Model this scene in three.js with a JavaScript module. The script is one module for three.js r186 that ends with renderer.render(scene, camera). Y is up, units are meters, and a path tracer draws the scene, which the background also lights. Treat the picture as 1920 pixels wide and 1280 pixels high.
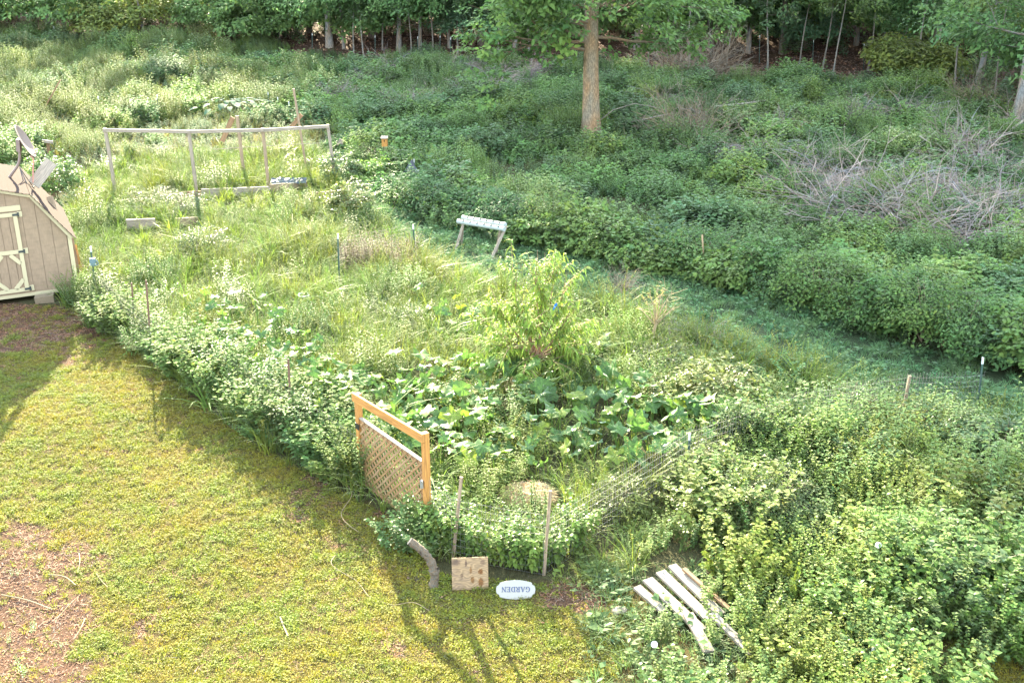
import * as THREE from 'three';
import { mergeGeometries, mergeVertices } from 'three/addons/utils/BufferGeometryUtils.js';
import { FontLoader } from 'three/addons/loaders/FontLoader.js';
import { TextGeometry } from 'three/addons/geometries/TextGeometry.js';
import { createNoise2D } from 'simplex-noise';

// ------------------------------------------------------------------ camera, sky, sun, exposure
const scene = new THREE.Scene();
const EYE = 9.1, PITCH = THREE.MathUtils.degToRad(21.8), FOCAL = 2100;       // the lens, in units of the photograph's pixels (1920 x 1280)
const camera = new THREE.PerspectiveCamera(2 * THREE.MathUtils.radToDeg(Math.atan(640 / FOCAL)), 1.5, 0.1, 600);
camera.position.set(0, EYE, 0);
camera.rotation.set(-PITCH, 0, 0);
scene.add(camera);

const renderer = new THREE.WebGLRenderer({ antialias: true });
renderer.toneMapping = THREE.LinearToneMapping;
renderer.toneMappingExposure = 10.6;
renderer.shadowMap.enabled = true;

const SUN_AZ = THREE.MathUtils.degToRad(-16.5), SUN_EL = THREE.MathUtils.degToRad(23);
const SUN = new THREE.Vector3(Math.sin(SUN_AZ) * Math.cos(SUN_EL), Math.sin(SUN_EL), -Math.cos(SUN_AZ) * Math.cos(SUN_EL));
{
  const w = 128, h = 64, data = new Float32Array(w * h * 4), d = new THREE.Vector3();
  for (let j = 0; j < h; j++) for (let i = 0; i < w; i++) {
    const el = ((j + 0.5) / h - 0.5) * Math.PI, az = ((i + 0.5) / w - 0.5) * 2 * Math.PI;
    d.set(Math.cos(el) * Math.cos(az), Math.sin(el), Math.cos(el) * Math.sin(az));
    const up = Math.max(0, Math.sin(el)), k = Math.pow(1 - up, 2.2), near = Math.pow(Math.max(0, d.dot(SUN)), 6);
    const o = (j * w + i) * 4, g = 1 + 0.9 * near;
    data[o] = (0.29 + 0.27 * k) * g; data[o + 1] = (0.36 + 0.23 * k) * g; data[o + 2] = (0.44 + 0.17 * k) * g; data[o + 3] = 1;
  }
  const sky = new THREE.DataTexture(data, w, h, THREE.RGBAFormat, THREE.FloatType);
  sky.mapping = THREE.EquirectangularReflectionMapping; sky.magFilter = THREE.LinearFilter; sky.needsUpdate = true;
  scene.background = sky; scene.environment = sky;
}
const sun = new THREE.DirectionalLight(new THREE.Color(1.0, 0.88, 0.62), 5);
sun.target.position.set(0, 0, -30); sun.position.copy(SUN).multiplyScalar(120).add(sun.target.position);
sun.castShadow = true; sun.shadow.radius = 1; sun.shadow.mapSize.set(4096, 4096);
Object.assign(sun.shadow.camera, { left: -70, right: 70, top: 60, bottom: -60, near: 1, far: 320 });
scene.add(sun, sun.target);

// ------------------------------------------------------------------ helpers
let seed = 20240611;
const rnd = () => { seed = (seed + 0x6d2b79f5) | 0; let t = Math.imul(seed ^ (seed >>> 15), 1 | seed); t = (t + Math.imul(t ^ (t >>> 7), 61 | t)) ^ t; return ((t ^ (t >>> 14)) >>> 0) / 4294967296; };
const rr = (a, b) => a + (b - a) * rnd();
const gauss = () => (rnd() + rnd() + rnd() - 1.5) / 0.75;
const pick = (a) => a[Math.floor(rnd() * a.length)];
const noise = createNoise2D(rnd), noiseB = createNoise2D(rnd);
const V = (x, y, z) => new THREE.Vector3(x, y, z);
const UP = V(0, 1, 0);
const smooth = (a, b, x) => { const t = Math.min(1, Math.max(0, (x - a) / (b - a))); return t * t * (3 - 2 * t); };
const lerp = (a, b, t) => a + (b - a) * t;

const CP = Math.cos(PITCH), SP = Math.sin(PITCH);
function rayTo(u, v) { const x = (u - 960) / FOCAL, y = -(v - 640) / FOCAL; return V(x, y * CP - SP, -y * SP - CP); }
function project(x, y, z) { const dy = y - EYE, zc = -dy * SP - z * CP, yc = dy * CP - z * SP; return [960 + FOCAL * x / zc, 640 - FOCAL * yc / zc]; }
function height(x, z) {                                             // the ground: nearly level, climbing under the wood
  const D = -z;
  let y = 0.05 * noise(x * 0.22, z * 0.22) + 0.10 * noise(x * 0.06 + 9, z * 0.06);
  if (D > 63) y += (D - 63) * 0.13 * smooth(63, 72, D);
  return y;
}
function spot(u, v) {                                               // where the line of sight through a point of the photograph meets the ground
  const d = rayTo(u, v); let t = 4;
  const f = (s) => EYE + d.y * s - height(d.x * s, d.z * s);
  while (f(t) > 0 && t < 260) t += 0.5;
  let a = t - 0.5, b = t;
  for (let i = 0; i < 18; i++) { const m = (a + b) / 2; if (f(m) > 0) a = m; else b = m; }
  return V(d.x * b, EYE + d.y * b, d.z * b);
}
function over(p, u, v) { const d = rayTo(u, v), t = p.z / d.z; return V(d.x * t, EYE + d.y * t, p.z); }   // the point at the depth of p seen at (u, v)
function inside(poly, x, y) { let c = false; for (let i = 0, j = poly.length - 1; i < poly.length; j = i++) { const [a, b] = poly[i], [e, f] = poly[j]; if ((b > y) !== (f > y) && x < (e - a) * (y - b) / (f - b) + a) c = !c; } return c; }

const taken = new Map();
function numbered(name) { const n = taken.get(name) ?? 0; taken.set(name, n + 1); return n ? name + '_' + String(n).padStart(3, '0') : name; }
function tag(o, label, category, group, kind) { Object.assign(o.userData, { label, category }); if (group) o.userData.group = group; if (kind) o.userData.kind = kind; return o; }
function thing(name, label, category, group, at) { const o = new THREE.Group(); o.name = numbered(name); if (at) o.position.copy(at); scene.add(o); return tag(o, label, category, group); }
function mesh(name, geometry, material, parent) { const m = new THREE.Mesh(geometry, material); m.name = parent ? name : numbered(name); m.castShadow = m.receiveShadow = true; (parent ?? scene).add(m); return m; }
const ORD = ['first', 'second', 'third', 'fourth', 'fifth', 'sixth', 'seventh', 'eighth', 'ninth', 'tenth', 'eleventh', 'twelfth', 'thirteenth', 'fourteenth', 'fifteenth', 'sixteenth', 'seventeenth', 'eighteenth', 'nineteenth', 'twentieth', 'twenty-first', 'twenty-second', 'twenty-third', 'twenty-fourth', 'twenty-fifth', 'twenty-sixth', 'twenty-seventh', 'twenty-eighth', 'twenty-ninth', 'thirtieth', 'thirty-first', 'thirty-second', 'thirty-third', 'thirty-fourth', 'thirty-fifth', 'thirty-sixth'];

// ------------------------------------------------------------------ textures and materials
function tex(w, h, f, srgb = true) {
  const data = new Uint8Array(w * h * 4);
  for (let j = 0; j < h; j++) for (let i = 0; i < w; i++) { const c = f(i / w, j / h), o = (j * w + i) * 4; data[o] = Math.min(255, Math.max(0, c[0] * 255)); data[o + 1] = Math.min(255, Math.max(0, c[1] * 255)); data[o + 2] = Math.min(255, Math.max(0, c[2] * 255)); data[o + 3] = 255; }
  const t = new THREE.DataTexture(data, w, h); t.magFilter = THREE.LinearFilter; t.wrapS = t.wrapT = THREE.RepeatWrapping; if (srgb) t.colorSpace = THREE.SRGBColorSpace; t.needsUpdate = true; return t;
}
const ring = (n, x, y, s, r) => n(Math.cos(x * 6.2832) * r + s, Math.sin(x * 6.2832) * r + Math.cos(y * 6.2832) * r * 1.3 + s) * 0.5 + n(Math.sin(y * 6.2832) * r - s, Math.cos(x * 6.2832) * r * 1.7) * 0.5;
const woodTex = tex(256, 256, (x, y) => { const g = 0.5 + 0.5 * Math.sin(60 * x + 6 * noise(x * 3, y * 1.2) + 2 * noise(x * 14, y * 1.5)), f = noise(x * 60, y * 4) * 0.5 + 0.5, k = 0.74 + 0.16 * g + 0.12 * f; return [k, k * 0.985, k * 0.96]; });
const grainTex = tex(256, 256, (x, y) => { const k = 0.5 + 0.3 * noise(x * 90, y * 5) + 0.2 * noise(x * 30, y * 2); return [k, k, k]; }, false);
const barkTex = tex(256, 256, (x, y) => { const k = 0.55 + 0.3 * noise(x * 30, y * 20) + 0.2 * noiseB(x * 80, y * 50); return [k, k, k]; }, false);
const barkCol = tex(256, 256, (x, y) => { const k = 0.76 + 0.12 * noise(x * 26, y * 22) + 0.12 * noiseB(x * 70, y * 60), m = noiseB(x * 4, y * 4) * 0.06; return [k + m, k, k - m]; });
const soilTex = tex(1024, 1024, (x, y) => { const k = 0.74 + 0.13 * ring(noise, x, y, 3, 9) + 0.12 * ring(noiseB, x, y, 1, 40) + 0.10 * ring(noise, x, y, 5, 120), m = 0.05 * ring(noiseB, x, y, 8, 16); return [k + m, k, k - m]; });
const soilBump = tex(512, 512, (x, y) => { const k = 0.5 + 0.25 * ring(noise, x, y, 2, 30) + 0.25 * ring(noiseB, x, y, 4, 80); return [k, k, k]; }, false);
const leafTex = tex(256, 256, (x, y) => {                           // veins and pale mottling of a squash leaf
  const dx = x - 0.5, dy = y - 0.5, r = Math.hypot(dx, dy), a = Math.atan2(dx, dy + 0.0001);
  let vein = 0; for (const t of [0, 0.75, -0.75, 1.5, -1.5, 2.3, -2.3]) { const da = Math.abs(a - t); if (da < 0.5) vein = Math.max(vein, 1 - r * da / 0.009); }
  for (const t of [0.37, -0.37, 1.12, -1.12, 1.9, -1.9]) { const da = Math.abs(a - t + 0.25 * Math.sin(r * 14)); vein = Math.max(vein, 0.4 * (1 - r * da / 0.008)); }
  const m = Math.max(0, noise(x * 26, y * 26) - 0.45) * 0.6; const k = 0.66 + 0.07 * noiseB(x * 7, y * 7) + 0.24 * Math.max(0, vein) + m;
  return [k * 0.98, k, k * 0.94];
});

const std = (r, g, b, o = {}) => { const m = new THREE.MeshStandardMaterial({ roughness: 0.85, ...o }); m.color.setRGB(r, g, b); return m; };
const wood = (r, g, b, o = {}) => std(r, g, b, { map: woodTex, bumpMap: grainTex, bumpScale: 0.004, roughness: 0.8, ...o });
function leafy(o = {}) {                                            // living leaves: light passes through them, and their skin shines
  return new THREE.MeshPhysicalMaterial({ color: new THREE.Color(0.72, 0.72, 0.72), vertexColors: true, side: THREE.DoubleSide, roughness: 1, transmission: 0.48, thickness: 0, specularIntensity: 0.4, clearcoat: 0.11, clearcoatRoughness: 0.32, ...o });
}
const M = {
  leaf: leafy(), waxy: leafy({ clearcoat: 0.24, clearcoatRoughness: 0.3 }), dull: leafy({ clearcoat: 0.06, clearcoatRoughness: 0.5 }), blade: leafy({ clearcoat: 0.14, clearcoatRoughness: 0.34 }),
  squash: leafy({ map: leafTex, clearcoat: 0.32, clearcoatRoughness: 0.3, transmission: 0.48 }),
  dry: new THREE.MeshStandardMaterial({ vertexColors: true, side: THREE.DoubleSide, roughness: 0.9 }),
  bark: new THREE.MeshStandardMaterial({ vertexColors: true, map: barkCol, bumpMap: barkTex, bumpScale: 0.03, roughness: 0.95 }),
  twig: new THREE.MeshStandardMaterial({ vertexColors: true, roughness: 0.9 }),
  ground: new THREE.MeshPhysicalMaterial({ specularIntensity: 0.2, vertexColors: true, map: soilTex, bumpMap: soilBump, bumpScale: 0.03, roughness: 1 }),
  cedar: wood(0.50, 0.25, 0.065), lattice: wood(0.36, 0.215, 0.10), oldwood: wood(0.33, 0.255, 0.18), greywood: wood(0.33, 0.29, 0.245), palewood: wood(0.30, 0.26, 0.215), brownwood: wood(0.30, 0.19, 0.11),
  steelgreen: std(0.035, 0.075, 0.06, { roughness: 0.5 }), rust: std(0.13, 0.075, 0.05, { roughness: 0.8 }), whitepaint: std(0.56, 0.58, 0.58, { roughness: 0.5 }), wire: std(0.16, 0.16, 0.15, { roughness: 0.7, metalness: 0.2 }),
};

// ------------------------------------------------------------------ shape builders
class Shape3 {                                                      // collects leaves, blades and stems into one geometry with vertex colours
  constructor() { this.p = []; this.c = []; this.i = []; this.t = []; }
  v(x, y, z, c, s = 0, t = 0) { this.p.push(x, y, z); this.c.push(c[0], c[1], c[2]); this.t.push(s, t); return this.p.length / 3 - 1; }
  leaf(p, d, n, L, W, c, { droop = 0.2, fold = 0.2, form = 'ovate', fine = true } = {}) {
    const s = new THREE.Vector3().crossVectors(d, n).normalize(), m = new THREE.Vector3().crossVectors(s, d).normalize();
    const at = (t, k, up) => [p.x + d.x * L * t + s.x * k + m.x * up, p.y + d.y * L * t + s.y * k + m.y * up - droop * L * t * t, p.z + d.z * L * t + s.z * k + m.z * up];
    const rows = fine ? (form === 'ovate' ? [[0.3, 1], [0.66, 0.78]] : [[0.25, 0.85], [0.62, 0.8]]) : [[form === 'ovate' ? 0.38 : 0.45, 1]];
    const b = this.v(...at(0, 0, 0), c); let last = null;
    for (const [t, w] of rows) {
      const h = W * w / 2, r = [this.v(...at(t, -h, fold * h), c), this.v(...at(t, 0, 0), c), this.v(...at(t, h, fold * h), c)];
      if (!last) this.i.push(b, r[1], r[0], b, r[2], r[1]);
      else this.i.push(last[0], last[1], r[0], last[1], r[1], r[0], last[1], last[2], r[1], last[2], r[2], r[1]);
      last = r;
    }
    const e = this.v(...at(1, 0, 0), c); this.i.push(last[0], last[1], e, last[1], last[2], e);
  }
  blade(p, a, H, lean, w, c, segs = 4) {                             // a blade of grass that bends over towards the angle a
    const dx = Math.cos(a), dz = Math.sin(a), sx = -dz, sz = dx; let last = null;
    for (let k = 0; k <= segs; k++) {
      const t = k / segs, f = lean * t * t, y = H * (t - 0.45 * lean * t * t * t / (1 + lean)) , x = H * f * 0.8, h = w / 2 * (1 - t * t) + 0.0004;
      if (k === segs) { const e = this.v(p.x + dx * x, p.y + y, p.z + dz * x, c); this.i.push(last[0], last[1], e); break; }
      const r = [this.v(p.x + dx * x - sx * h, p.y + y, p.z + dz * x - sz * h, c), this.v(p.x + dx * x + sx * h, p.y + y, p.z + dz * x + sz * h, c)];
      if (last) this.i.push(last[0], last[1], r[0], last[1], r[1], r[0]);
      last = r;
    }
  }
  tube(pts, rad, c, sides = 3) {
    let last = null; const a = V(), b = V(), dir = V();
    for (let k = 0; k < pts.length; k++) {
      dir.subVectors(pts[Math.min(pts.length - 1, k + 1)], pts[Math.max(0, k - 1)]).normalize();
      a.crossVectors(dir, Math.abs(dir.y) > 0.9 ? V(1, 0, 0) : UP).normalize(); b.crossVectors(dir, a);
      const r = rad[k] ?? rad[rad.length - 1], row = [];
      for (let s = 0; s <= sides; s++) { const t = s / sides * Math.PI * 2, x = Math.cos(t) * r, y = Math.sin(t) * r; row.push(this.v(pts[k].x + a.x * x + b.x * y, pts[k].y + a.y * x + b.y * y, pts[k].z + a.z * x + b.z * y, c, s / sides, k * 0.25)); }
      if (last) for (let s = 0; s < sides; s++) this.i.push(last[s], row[s], last[s + 1], last[s + 1], row[s], row[s + 1]);
      last = row;
    }
  }
  build() { const g = new THREE.BufferGeometry(); g.setAttribute('position', new THREE.Float32BufferAttribute(this.p, 3)); g.setAttribute('color', new THREE.Float32BufferAttribute(this.c, 3)); g.setAttribute('uv', new THREE.Float32BufferAttribute(this.t, 2)); g.setIndex(this.i); g.computeVertexNormals(); return g; }
}
const jit = (c, k = 0.12) => { const f = 1 + gauss() * k, h = gauss() * k * 0.5; return [Math.max(0.005, c[0] * (f + h)), Math.max(0.005, c[1] * f), Math.max(0.005, c[2] * (f - h))]; };
const unit = (el, az) => V(Math.cos(el) * Math.cos(az), Math.sin(el), Math.cos(el) * Math.sin(az));

function boxGeo(w, h, d, bevel = 0) {                                // a box with uv in metres, the grain along its longest side
  const g = new THREE.BoxGeometry(w, h, d), p = g.attributes.position, n = g.attributes.normal, uv = g.attributes.uv, long = Math.max(w, h, d), off = rnd();
  for (let i = 0; i < p.count; i++) {
    const c = [p.getX(i), p.getY(i), p.getZ(i)], nn = [Math.abs(n.getX(i)), Math.abs(n.getY(i)), Math.abs(n.getZ(i))], skip = nn.indexOf(Math.max(...nn)), s = [w, h, d];
    const axes = [0, 1, 2].filter((k) => k !== skip).sort((a, b) => s[b] - s[a]);
    uv.setXY(i, c[axes[1]] * 2.5 + off, c[axes[0]] * 0.7 + off * 3);
  }
  return g;
}
function bar(a, b, w, t, material, name, parent, face) {             // a straight piece of wood from a to b: w wide, t thick; face: where its wide side looks
  const d = new THREE.Vector3().subVectors(b, a), L = d.length(); d.normalize();
  const g = boxGeo(w, L, t), f = (face ?? V(0, 0, 1)).clone().addScaledVector(d, -(face ?? V(0, 0, 1)).dot(d)).normalize(), x = new THREE.Vector3().crossVectors(d, f);
  g.applyMatrix4(new THREE.Matrix4().makeBasis(x, d, f).setPosition(a.clone().add(b).multiplyScalar(0.5)));
  return name ? mesh(name, g, material, parent) : g;
}
function local(o, p) { return p.clone().sub(o.position); }

function copies(name, parent, geometry, material, list) {            // list of [x, y, z, turn, scale, tilt x, tilt z, colour, scale y]
  const m = new THREE.InstancedMesh(geometry, material, list.length), o = new THREE.Object3D(), c = new THREE.Color();
  list.forEach((l, i) => { o.position.set(l[0], l[1], l[2]); o.rotation.set(l[5] ?? 0, l[3] ?? 0, l[6] ?? 0, 'YXZ'); o.scale.set(l[4], l[4] * (l[8] ?? 1), l[4]); o.updateMatrix(); m.setMatrixAt(i, o.matrix); const k = l[7] ?? [1, 1, 1]; m.setColorAt(i, c.setRGB(k[0], k[1], k[2])); });
  m.name = name; m.castShadow = m.receiveShadow = true; parent.add(m); return m;
}
function stuff(name, label, category, variants, material, list) {    // countless alike plants: one object, its shape variants as children
  const g = new THREE.Group(); g.name = numbered(name); scene.add(g); tag(g, label, category, null, 'stuff');
  const sorted = variants.map(() => []); for (const l of list) sorted[Math.floor(rnd() * variants.length)].push(l);
  variants.forEach((v, i) => { if (sorted[i].length) { const m = copies('foliage', g, v, material, sorted[i]); m.userData.kind = 'stuff'; } });
  return g;
}
function scatter(bounds, density, test) {                            // points of the ground: bounds [x0, x1, nearest, farthest], so many per square metre where test() gives a share
  const [x0, x1, d0, d1] = bounds, n = Math.round((x1 - x0) * (d1 - d0) * density), out = [];
  for (let i = 0; i < n; i++) {
    const x = rr(x0, x1), z = -rr(d0, d1), y = height(x, z), [u, v] = project(x, y, z), k = test(u, v, x, z);
    if (k && rnd() < k) out.push([x, y, z, u, v]);
  }
  return out;
}

// ------------------------------------------------------------------ where what grows (outlines on the ground, named by where the photograph shows them)
function along(list, u) { if (u <= list[0][0]) return list[0][1]; for (let i = 1; i < list.length; i++) if (u <= list[i][0]) { const [a, b] = list[i - 1], [c, d] = list[i]; return b + (d - b) * (u - a) / (c - a); } return list[list.length - 1][1]; }
const edgeV = (u) => along([[-300, 52], [0, 60], [250, 66], [500, 88], [640, 116], [1000, 124], [1280, 142], [1600, 156], [1700, 160], [1800, 190], [1920, 262], [2100, 340]], u);   // wood above, field below
const hedgeV = (u) => along([[-300, 430], [60, 385], [150, 335], [220, 300], [600, 288], [640, 275], [700, 322], [780, 387], [850, 417], [960, 444], [1050, 468], [1150, 490], [1250, 512], [1350, 540], [1450, 562], [1550, 592], [1650, 630], [1750, 658], [1850, 688], [1950, 708], [2200, 750]], u);
const pathV = (u) => along([[620, 330], [700, 412], [800, 485], [870, 518], [1000, 545], [1150, 575], [1330, 640], [1500, 700], [1700, 760], [1920, 815], [2200, 880]], u);
const LAWN = [[-500, 556], [40, 570], [150, 576], [215, 617], [300, 692], [380, 762], [470, 830], [560, 880], [640, 925], [700, 955], [790, 1015], [830, 1082], [1000, 1096], [1110, 1088], [1180, 1080], [1190, 1160], [1150, 1290], [1200, 1500], [-700, 1500]];
const SQUASH = [[560, 800], [640, 730], [760, 700], [900, 700], [980, 712], [1180, 740], [1290, 790], [1390, 830], [1290, 890], [1160, 905], [1060, 900], [900, 905], [820, 900], [700, 850]];
const FENCEVINE = [[345, 600], [400, 585], [520, 640], [640, 720], [660, 800], [600, 850], [520, 800], [430, 720]];
const FRONTWEED = [[1190, 1035], [1300, 960], [1330, 880], [1500, 830], [1700, 830], [2100, 830], [2300, 1000], [2300, 1500], [1950, 1290], [1890, 1215], [1800, 1330], [1500, 1420], [1230, 1400]];
const inLawn = (u, v) => inside(LAWN, u, v);
const inField = (u, v) => v > edgeV(u) && v < hedgeV(u);
const inPath = (u, v) => u > 610 && v >= hedgeV(u) && v < pathV(u);
const inFront = (u, v) => inside(FRONTWEED, u, v);
const atBoards = (u, v) => inside([[1150, 1120], [1220, 1040], [1290, 1045], [1370, 1120], [1400, 1220], [1400, 1310], [1300, 1310], [1200, 1220]], u, v);
const inGarden = (u, v) => v > hedgeV(u) && !inPath(u, v) && !inLawn(u, v) && !inFront(u, v) && v < 1140 && (u > 120 + (v > 520 ? 0 : (520 - v) * 0.1) || (u < -60 && v > 380 && v < 560));
const bare = (u, v, x, z) => { const n = 0.6 * noise(x * 0.9, z * 0.9) + 0.4 * noiseB(x * 2.6, z * 2.6); let k = Math.max(smooth(260, 60, u) * smooth(900, 1080, v), 0.5 * smooth(70, 20, Math.hypot((u - 285) / 1.2, v - 1215) * 0.8), 0.8 * smooth(40, 10, Math.hypot(u - 735, v - 1215)), 0.75 * smooth(80, 20, Math.hypot((u - 1115) / 1.6, (v - 1118))), 0.8 * smooth(130, 40, Math.hypot((u - 70) / 1.5, v - 592)), 0.35 * smooth(110, 20, Math.hypot((u - 600) / 1.3, v - 965))); return smooth(-0.05, 0.35, n * 0.55 + k * 0.75 - 0.22); };

// ------------------------------------------------------------------ the ground
{
  const xs = [], zs = [];
  for (let i = 0; i <= 260; i++) { const t = i / 260 * 2 - 1; xs.push(Math.sign(t) * (Math.abs(t) * 34 + Math.pow(Math.abs(t), 6) * 190)); }
  for (let j = 0; j <= 300; j++) { const t = j / 300; zs.push(-(-30 + (t < 0.1 ? t * 370 : 7 + (t - 0.1) * 75 + Math.pow((t - 0.1) / 0.9, 5) * 190 + 30))); }
  const p = [], c = [], uv = [], idx = [];
  for (const z of zs) for (const x of xs) {
    const D = -z, y = height(x, z); p.push(x, y, z); uv.push(x / 3.1, z / 3.1);
    let col = [0.10, 0.095, 0.045];
    if (D > 6) {
      const [u, v] = project(x, y, z), n = noiseB(x * 0.8, z * 0.8);
      if (v < edgeV(u) + 6) col = [0.16 + 0.02 * n, 0.10 + 0.015 * n, 0.07];
      else if (inLawn(u, v) || v > 1100) { const b = bare(u, v, x, z); col = [lerp(0.13, 0.125, b), lerp(0.10, 0.068, b), lerp(0.035, 0.042, b)]; }
      else if (inPath(u, v)) col = [0.07, 0.10, 0.05];
    }
    c.push(...col);
  }
  const w = xs.length;
  for (let j = 0; j + 1 < zs.length; j++) for (let i = 0; i + 1 < w; i++) { const a = j * w + i, b = a + 1, d = a + w, e = d + 1; idx.push(a, b, d, b, e, d); }
  const g = new THREE.BufferGeometry(); g.setAttribute('position', new THREE.Float32BufferAttribute(p, 3)); g.setAttribute('color', new THREE.Float32BufferAttribute(c, 3)); g.setAttribute('uv', new THREE.Float32BufferAttribute(uv, 2)); g.setIndex(idx); g.computeVertexNormals();
  tag(mesh('ground', g, M.ground), 'brown earth under lawn, garden, weedy field and wood', 'ground', null, 'structure');
}

// ------------------------------------------------------------------ plants that cover the ground
function clump({ stems = 4, H = 1, spread = 0.2, lean = 0.25, leaves = 14, L = 0.1, W = 0.05, form = 'ovate', from = 0.15, stem = [0.8, 0.75, 0.6], up = 0.35, droop = 0.35, fine = false, pairs = false, shrink = 0.5 }) {
  const s = new Shape3();
  for (let k = 0; k < stems; k++) {
    const a = rr(0, 6.283), h = H * rr(0.7, 1.08), bx = Math.cos(a) * spread * Math.sqrt(rnd()), bz = Math.sin(a) * spread * Math.sqrt(rnd()), la = a + gauss() * 0.6, le = lean * rr(0.3, 1.2);
    const at = (t) => V(bx + Math.cos(la) * le * h * t * t, h * (t - 0.25 * le * t * t), bz + Math.sin(la) * le * h * t * t);
    s.tube([at(0), at(0.35), at(0.7), at(1)], [0.006, 0.005, 0.004, 0.002].map((r) => r * (0.6 + H * 0.5)), stem);
    let az = rr(0, 6.28);
    for (let j = 0; j < leaves; j++) {
      const t = from + (1 - from) * (j + rnd() * 0.7) / leaves, p = at(t), f = 1 - shrink * t + 0.1 * gauss(); az += pairs ? (j % 2 ? Math.PI : 1.57 + gauss() * 0.3) : 2.4 + gauss() * 0.3;
      const d = unit(up + 0.5 * t + gauss() * 0.2, az), n = V(-d.x * 0.6 + gauss() * 0.25, 1, -d.z * 0.6 + gauss() * 0.25).normalize(), c = jit([1, 1, 1], 0.2);
      s.leaf(p, d, n, L * f, W * f, c, { droop, fold: 0.25, form, fine });
    }
  }
  return s.build();
}
function tuft({ blades = 14, H = 0.4, spread = 0.08, lean = 1.1, w = 0.01, segs = 4, heads = 0, leaflets = 0 }) {
  const s = new Shape3();
  for (let k = 0; k < blades; k++) { const a = rr(0, 6.283), r = spread * Math.sqrt(rnd()), b = a + gauss() * 0.7; s.blade(V(Math.cos(a) * r, 0, Math.sin(a) * r), b, H * rr(0.5, 1.1), lean * rr(0.3, 1.3), w * rr(0.7, 1.2), jit([1, 1, 1], 0.14), segs); }
  for (let k = 0; k < heads; k++) {                                  // flowering stalks with a nodding, plumed end
    const a = rr(0, 6.283), h = H * rr(1.1, 1.6), le = rr(0.1, 0.35), at = (t) => V(Math.cos(a) * le * h * t * t, h * t * (1 - 0.15 * t), Math.sin(a) * le * h * t * t);
    s.tube([at(0), at(0.5), at(0.85), at(1)], [0.0022, 0.002, 0.0018, 0.001], [1.1, 0.95, 0.6]);
    for (let j = 0; j < 7; j++) { const p = at(0.72 + 0.04 * j); s.leaf(p, unit(0.9, j * 2.4 + a), UP, h * 0.07, 0.008, [1.5, 1.25, 0.9], { fine: false, form: 'lance', droop: 0.5 }); }
  }
  for (let k = 0; k < leaflets; k++) { const a = rr(0, 6.283), r = spread * 1.3 * Math.sqrt(rnd()), y = H * rr(0.25, 0.8); s.leaf(V(Math.cos(a) * r, y, Math.sin(a) * r), unit(rr(-0.1, 0.6), rr(0, 6.28)), V(gauss() * 0.4, 1, gauss() * 0.4).normalize(), H * rr(0.45, 0.7), H * rr(0.3, 0.5), jit([1, 1.02, 1], 0.15), { fine: false, fold: 0.15 }); }
  return s.build();
}
const many = (n, f) => Array.from({ length: n }, f);
const G = {
  lawn: [...many(3, () => tuft({ blades: 16, H: 0.075, spread: 0.05, lean: 1.3, w: 0.007, segs: 2, leaflets: 3 })), ...many(2, () => tuft({ blades: 9, H: 0.05, spread: 0.055, lean: 1.3, w: 0.007, segs: 2, leaflets: 7 }))],
  grass: many(4, () => tuft({ blades: 18, H: 0.5, spread: 0.1, lean: 1.3, w: 0.011, heads: 3 })),
  broadgrass: many(3, () => tuft({ blades: 16, H: 0.6, spread: 0.09, lean: 1.5, w: 0.024, segs: 5, heads: 1 })),
  short: many(4, () => tuft({ blades: 24, H: 0.17, spread: 0.1, lean: 1.3, w: 0.009, segs: 3, leaflets: 2 })),
  herb: many(4, () => clump({ stems: 5, H: 0.42, spread: 0.13, leaves: 13, L: 0.075, W: 0.034, lean: 0.4 })),
  lance: many(4, () => clump({ stems: 4, H: 1, spread: 0.18, leaves: 24, L: 0.17, W: 0.042, form: 'lance', lean: 0.2, up: 0.2, droop: 0.5, shrink: 0.35 })),
  bramble: many(4, () => clump({ stems: 6, H: 0.8, spread: 0.25, leaves: 20, L: 0.125, W: 0.085, lean: 0.55, up: 0.1, droop: 0.3, shrink: 0.25 })),
  nettle: many(4, () => clump({ stems: 5, H: 0.95, spread: 0.2, leaves: 26, L: 0.115, W: 0.074, lean: 0.3, up: 0.1, droop: 0.55, shrink: 0.35, pairs: true, fine: true })),
  froth: many(4, () => clump({ stems: 6, H: 0.85, spread: 0.18, leaves: 24, L: 0.085, W: 0.046, lean: 0.35, up: 0.3, droop: 0.35, shrink: 0.4 })),
  bigbramble: many(4, () => clump({ stems: 5, H: 0.8, spread: 0.25, leaves: 14, L: 0.19, W: 0.135, lean: 0.5, up: 0.05, droop: 0.35, shrink: 0.3 })),
  bignettle: many(4, () => clump({ stems: 5, H: 0.95, spread: 0.22, leaves: 16, L: 0.18, W: 0.115, lean: 0.3, up: 0.1, droop: 0.5, shrink: 0.4, pairs: true })),
  vine: many(3, () => clump({ stems: 5, H: 0.75, spread: 0.12, leaves: 20, L: 0.075, W: 0.07, lean: 0.3, up: -0.3, droop: 0.5, shrink: 0.15, fine: true })),
};
const put = (p, s, c, o = {}) => [p[0], p[1] - 0.01, p[2], rr(0, 6.283), s, gauss() * (o.tilt ?? 0.08), gauss() * (o.tilt ?? 0.08), jit(c, o.jit ?? 0.14), o.sy ?? 1];

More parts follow.
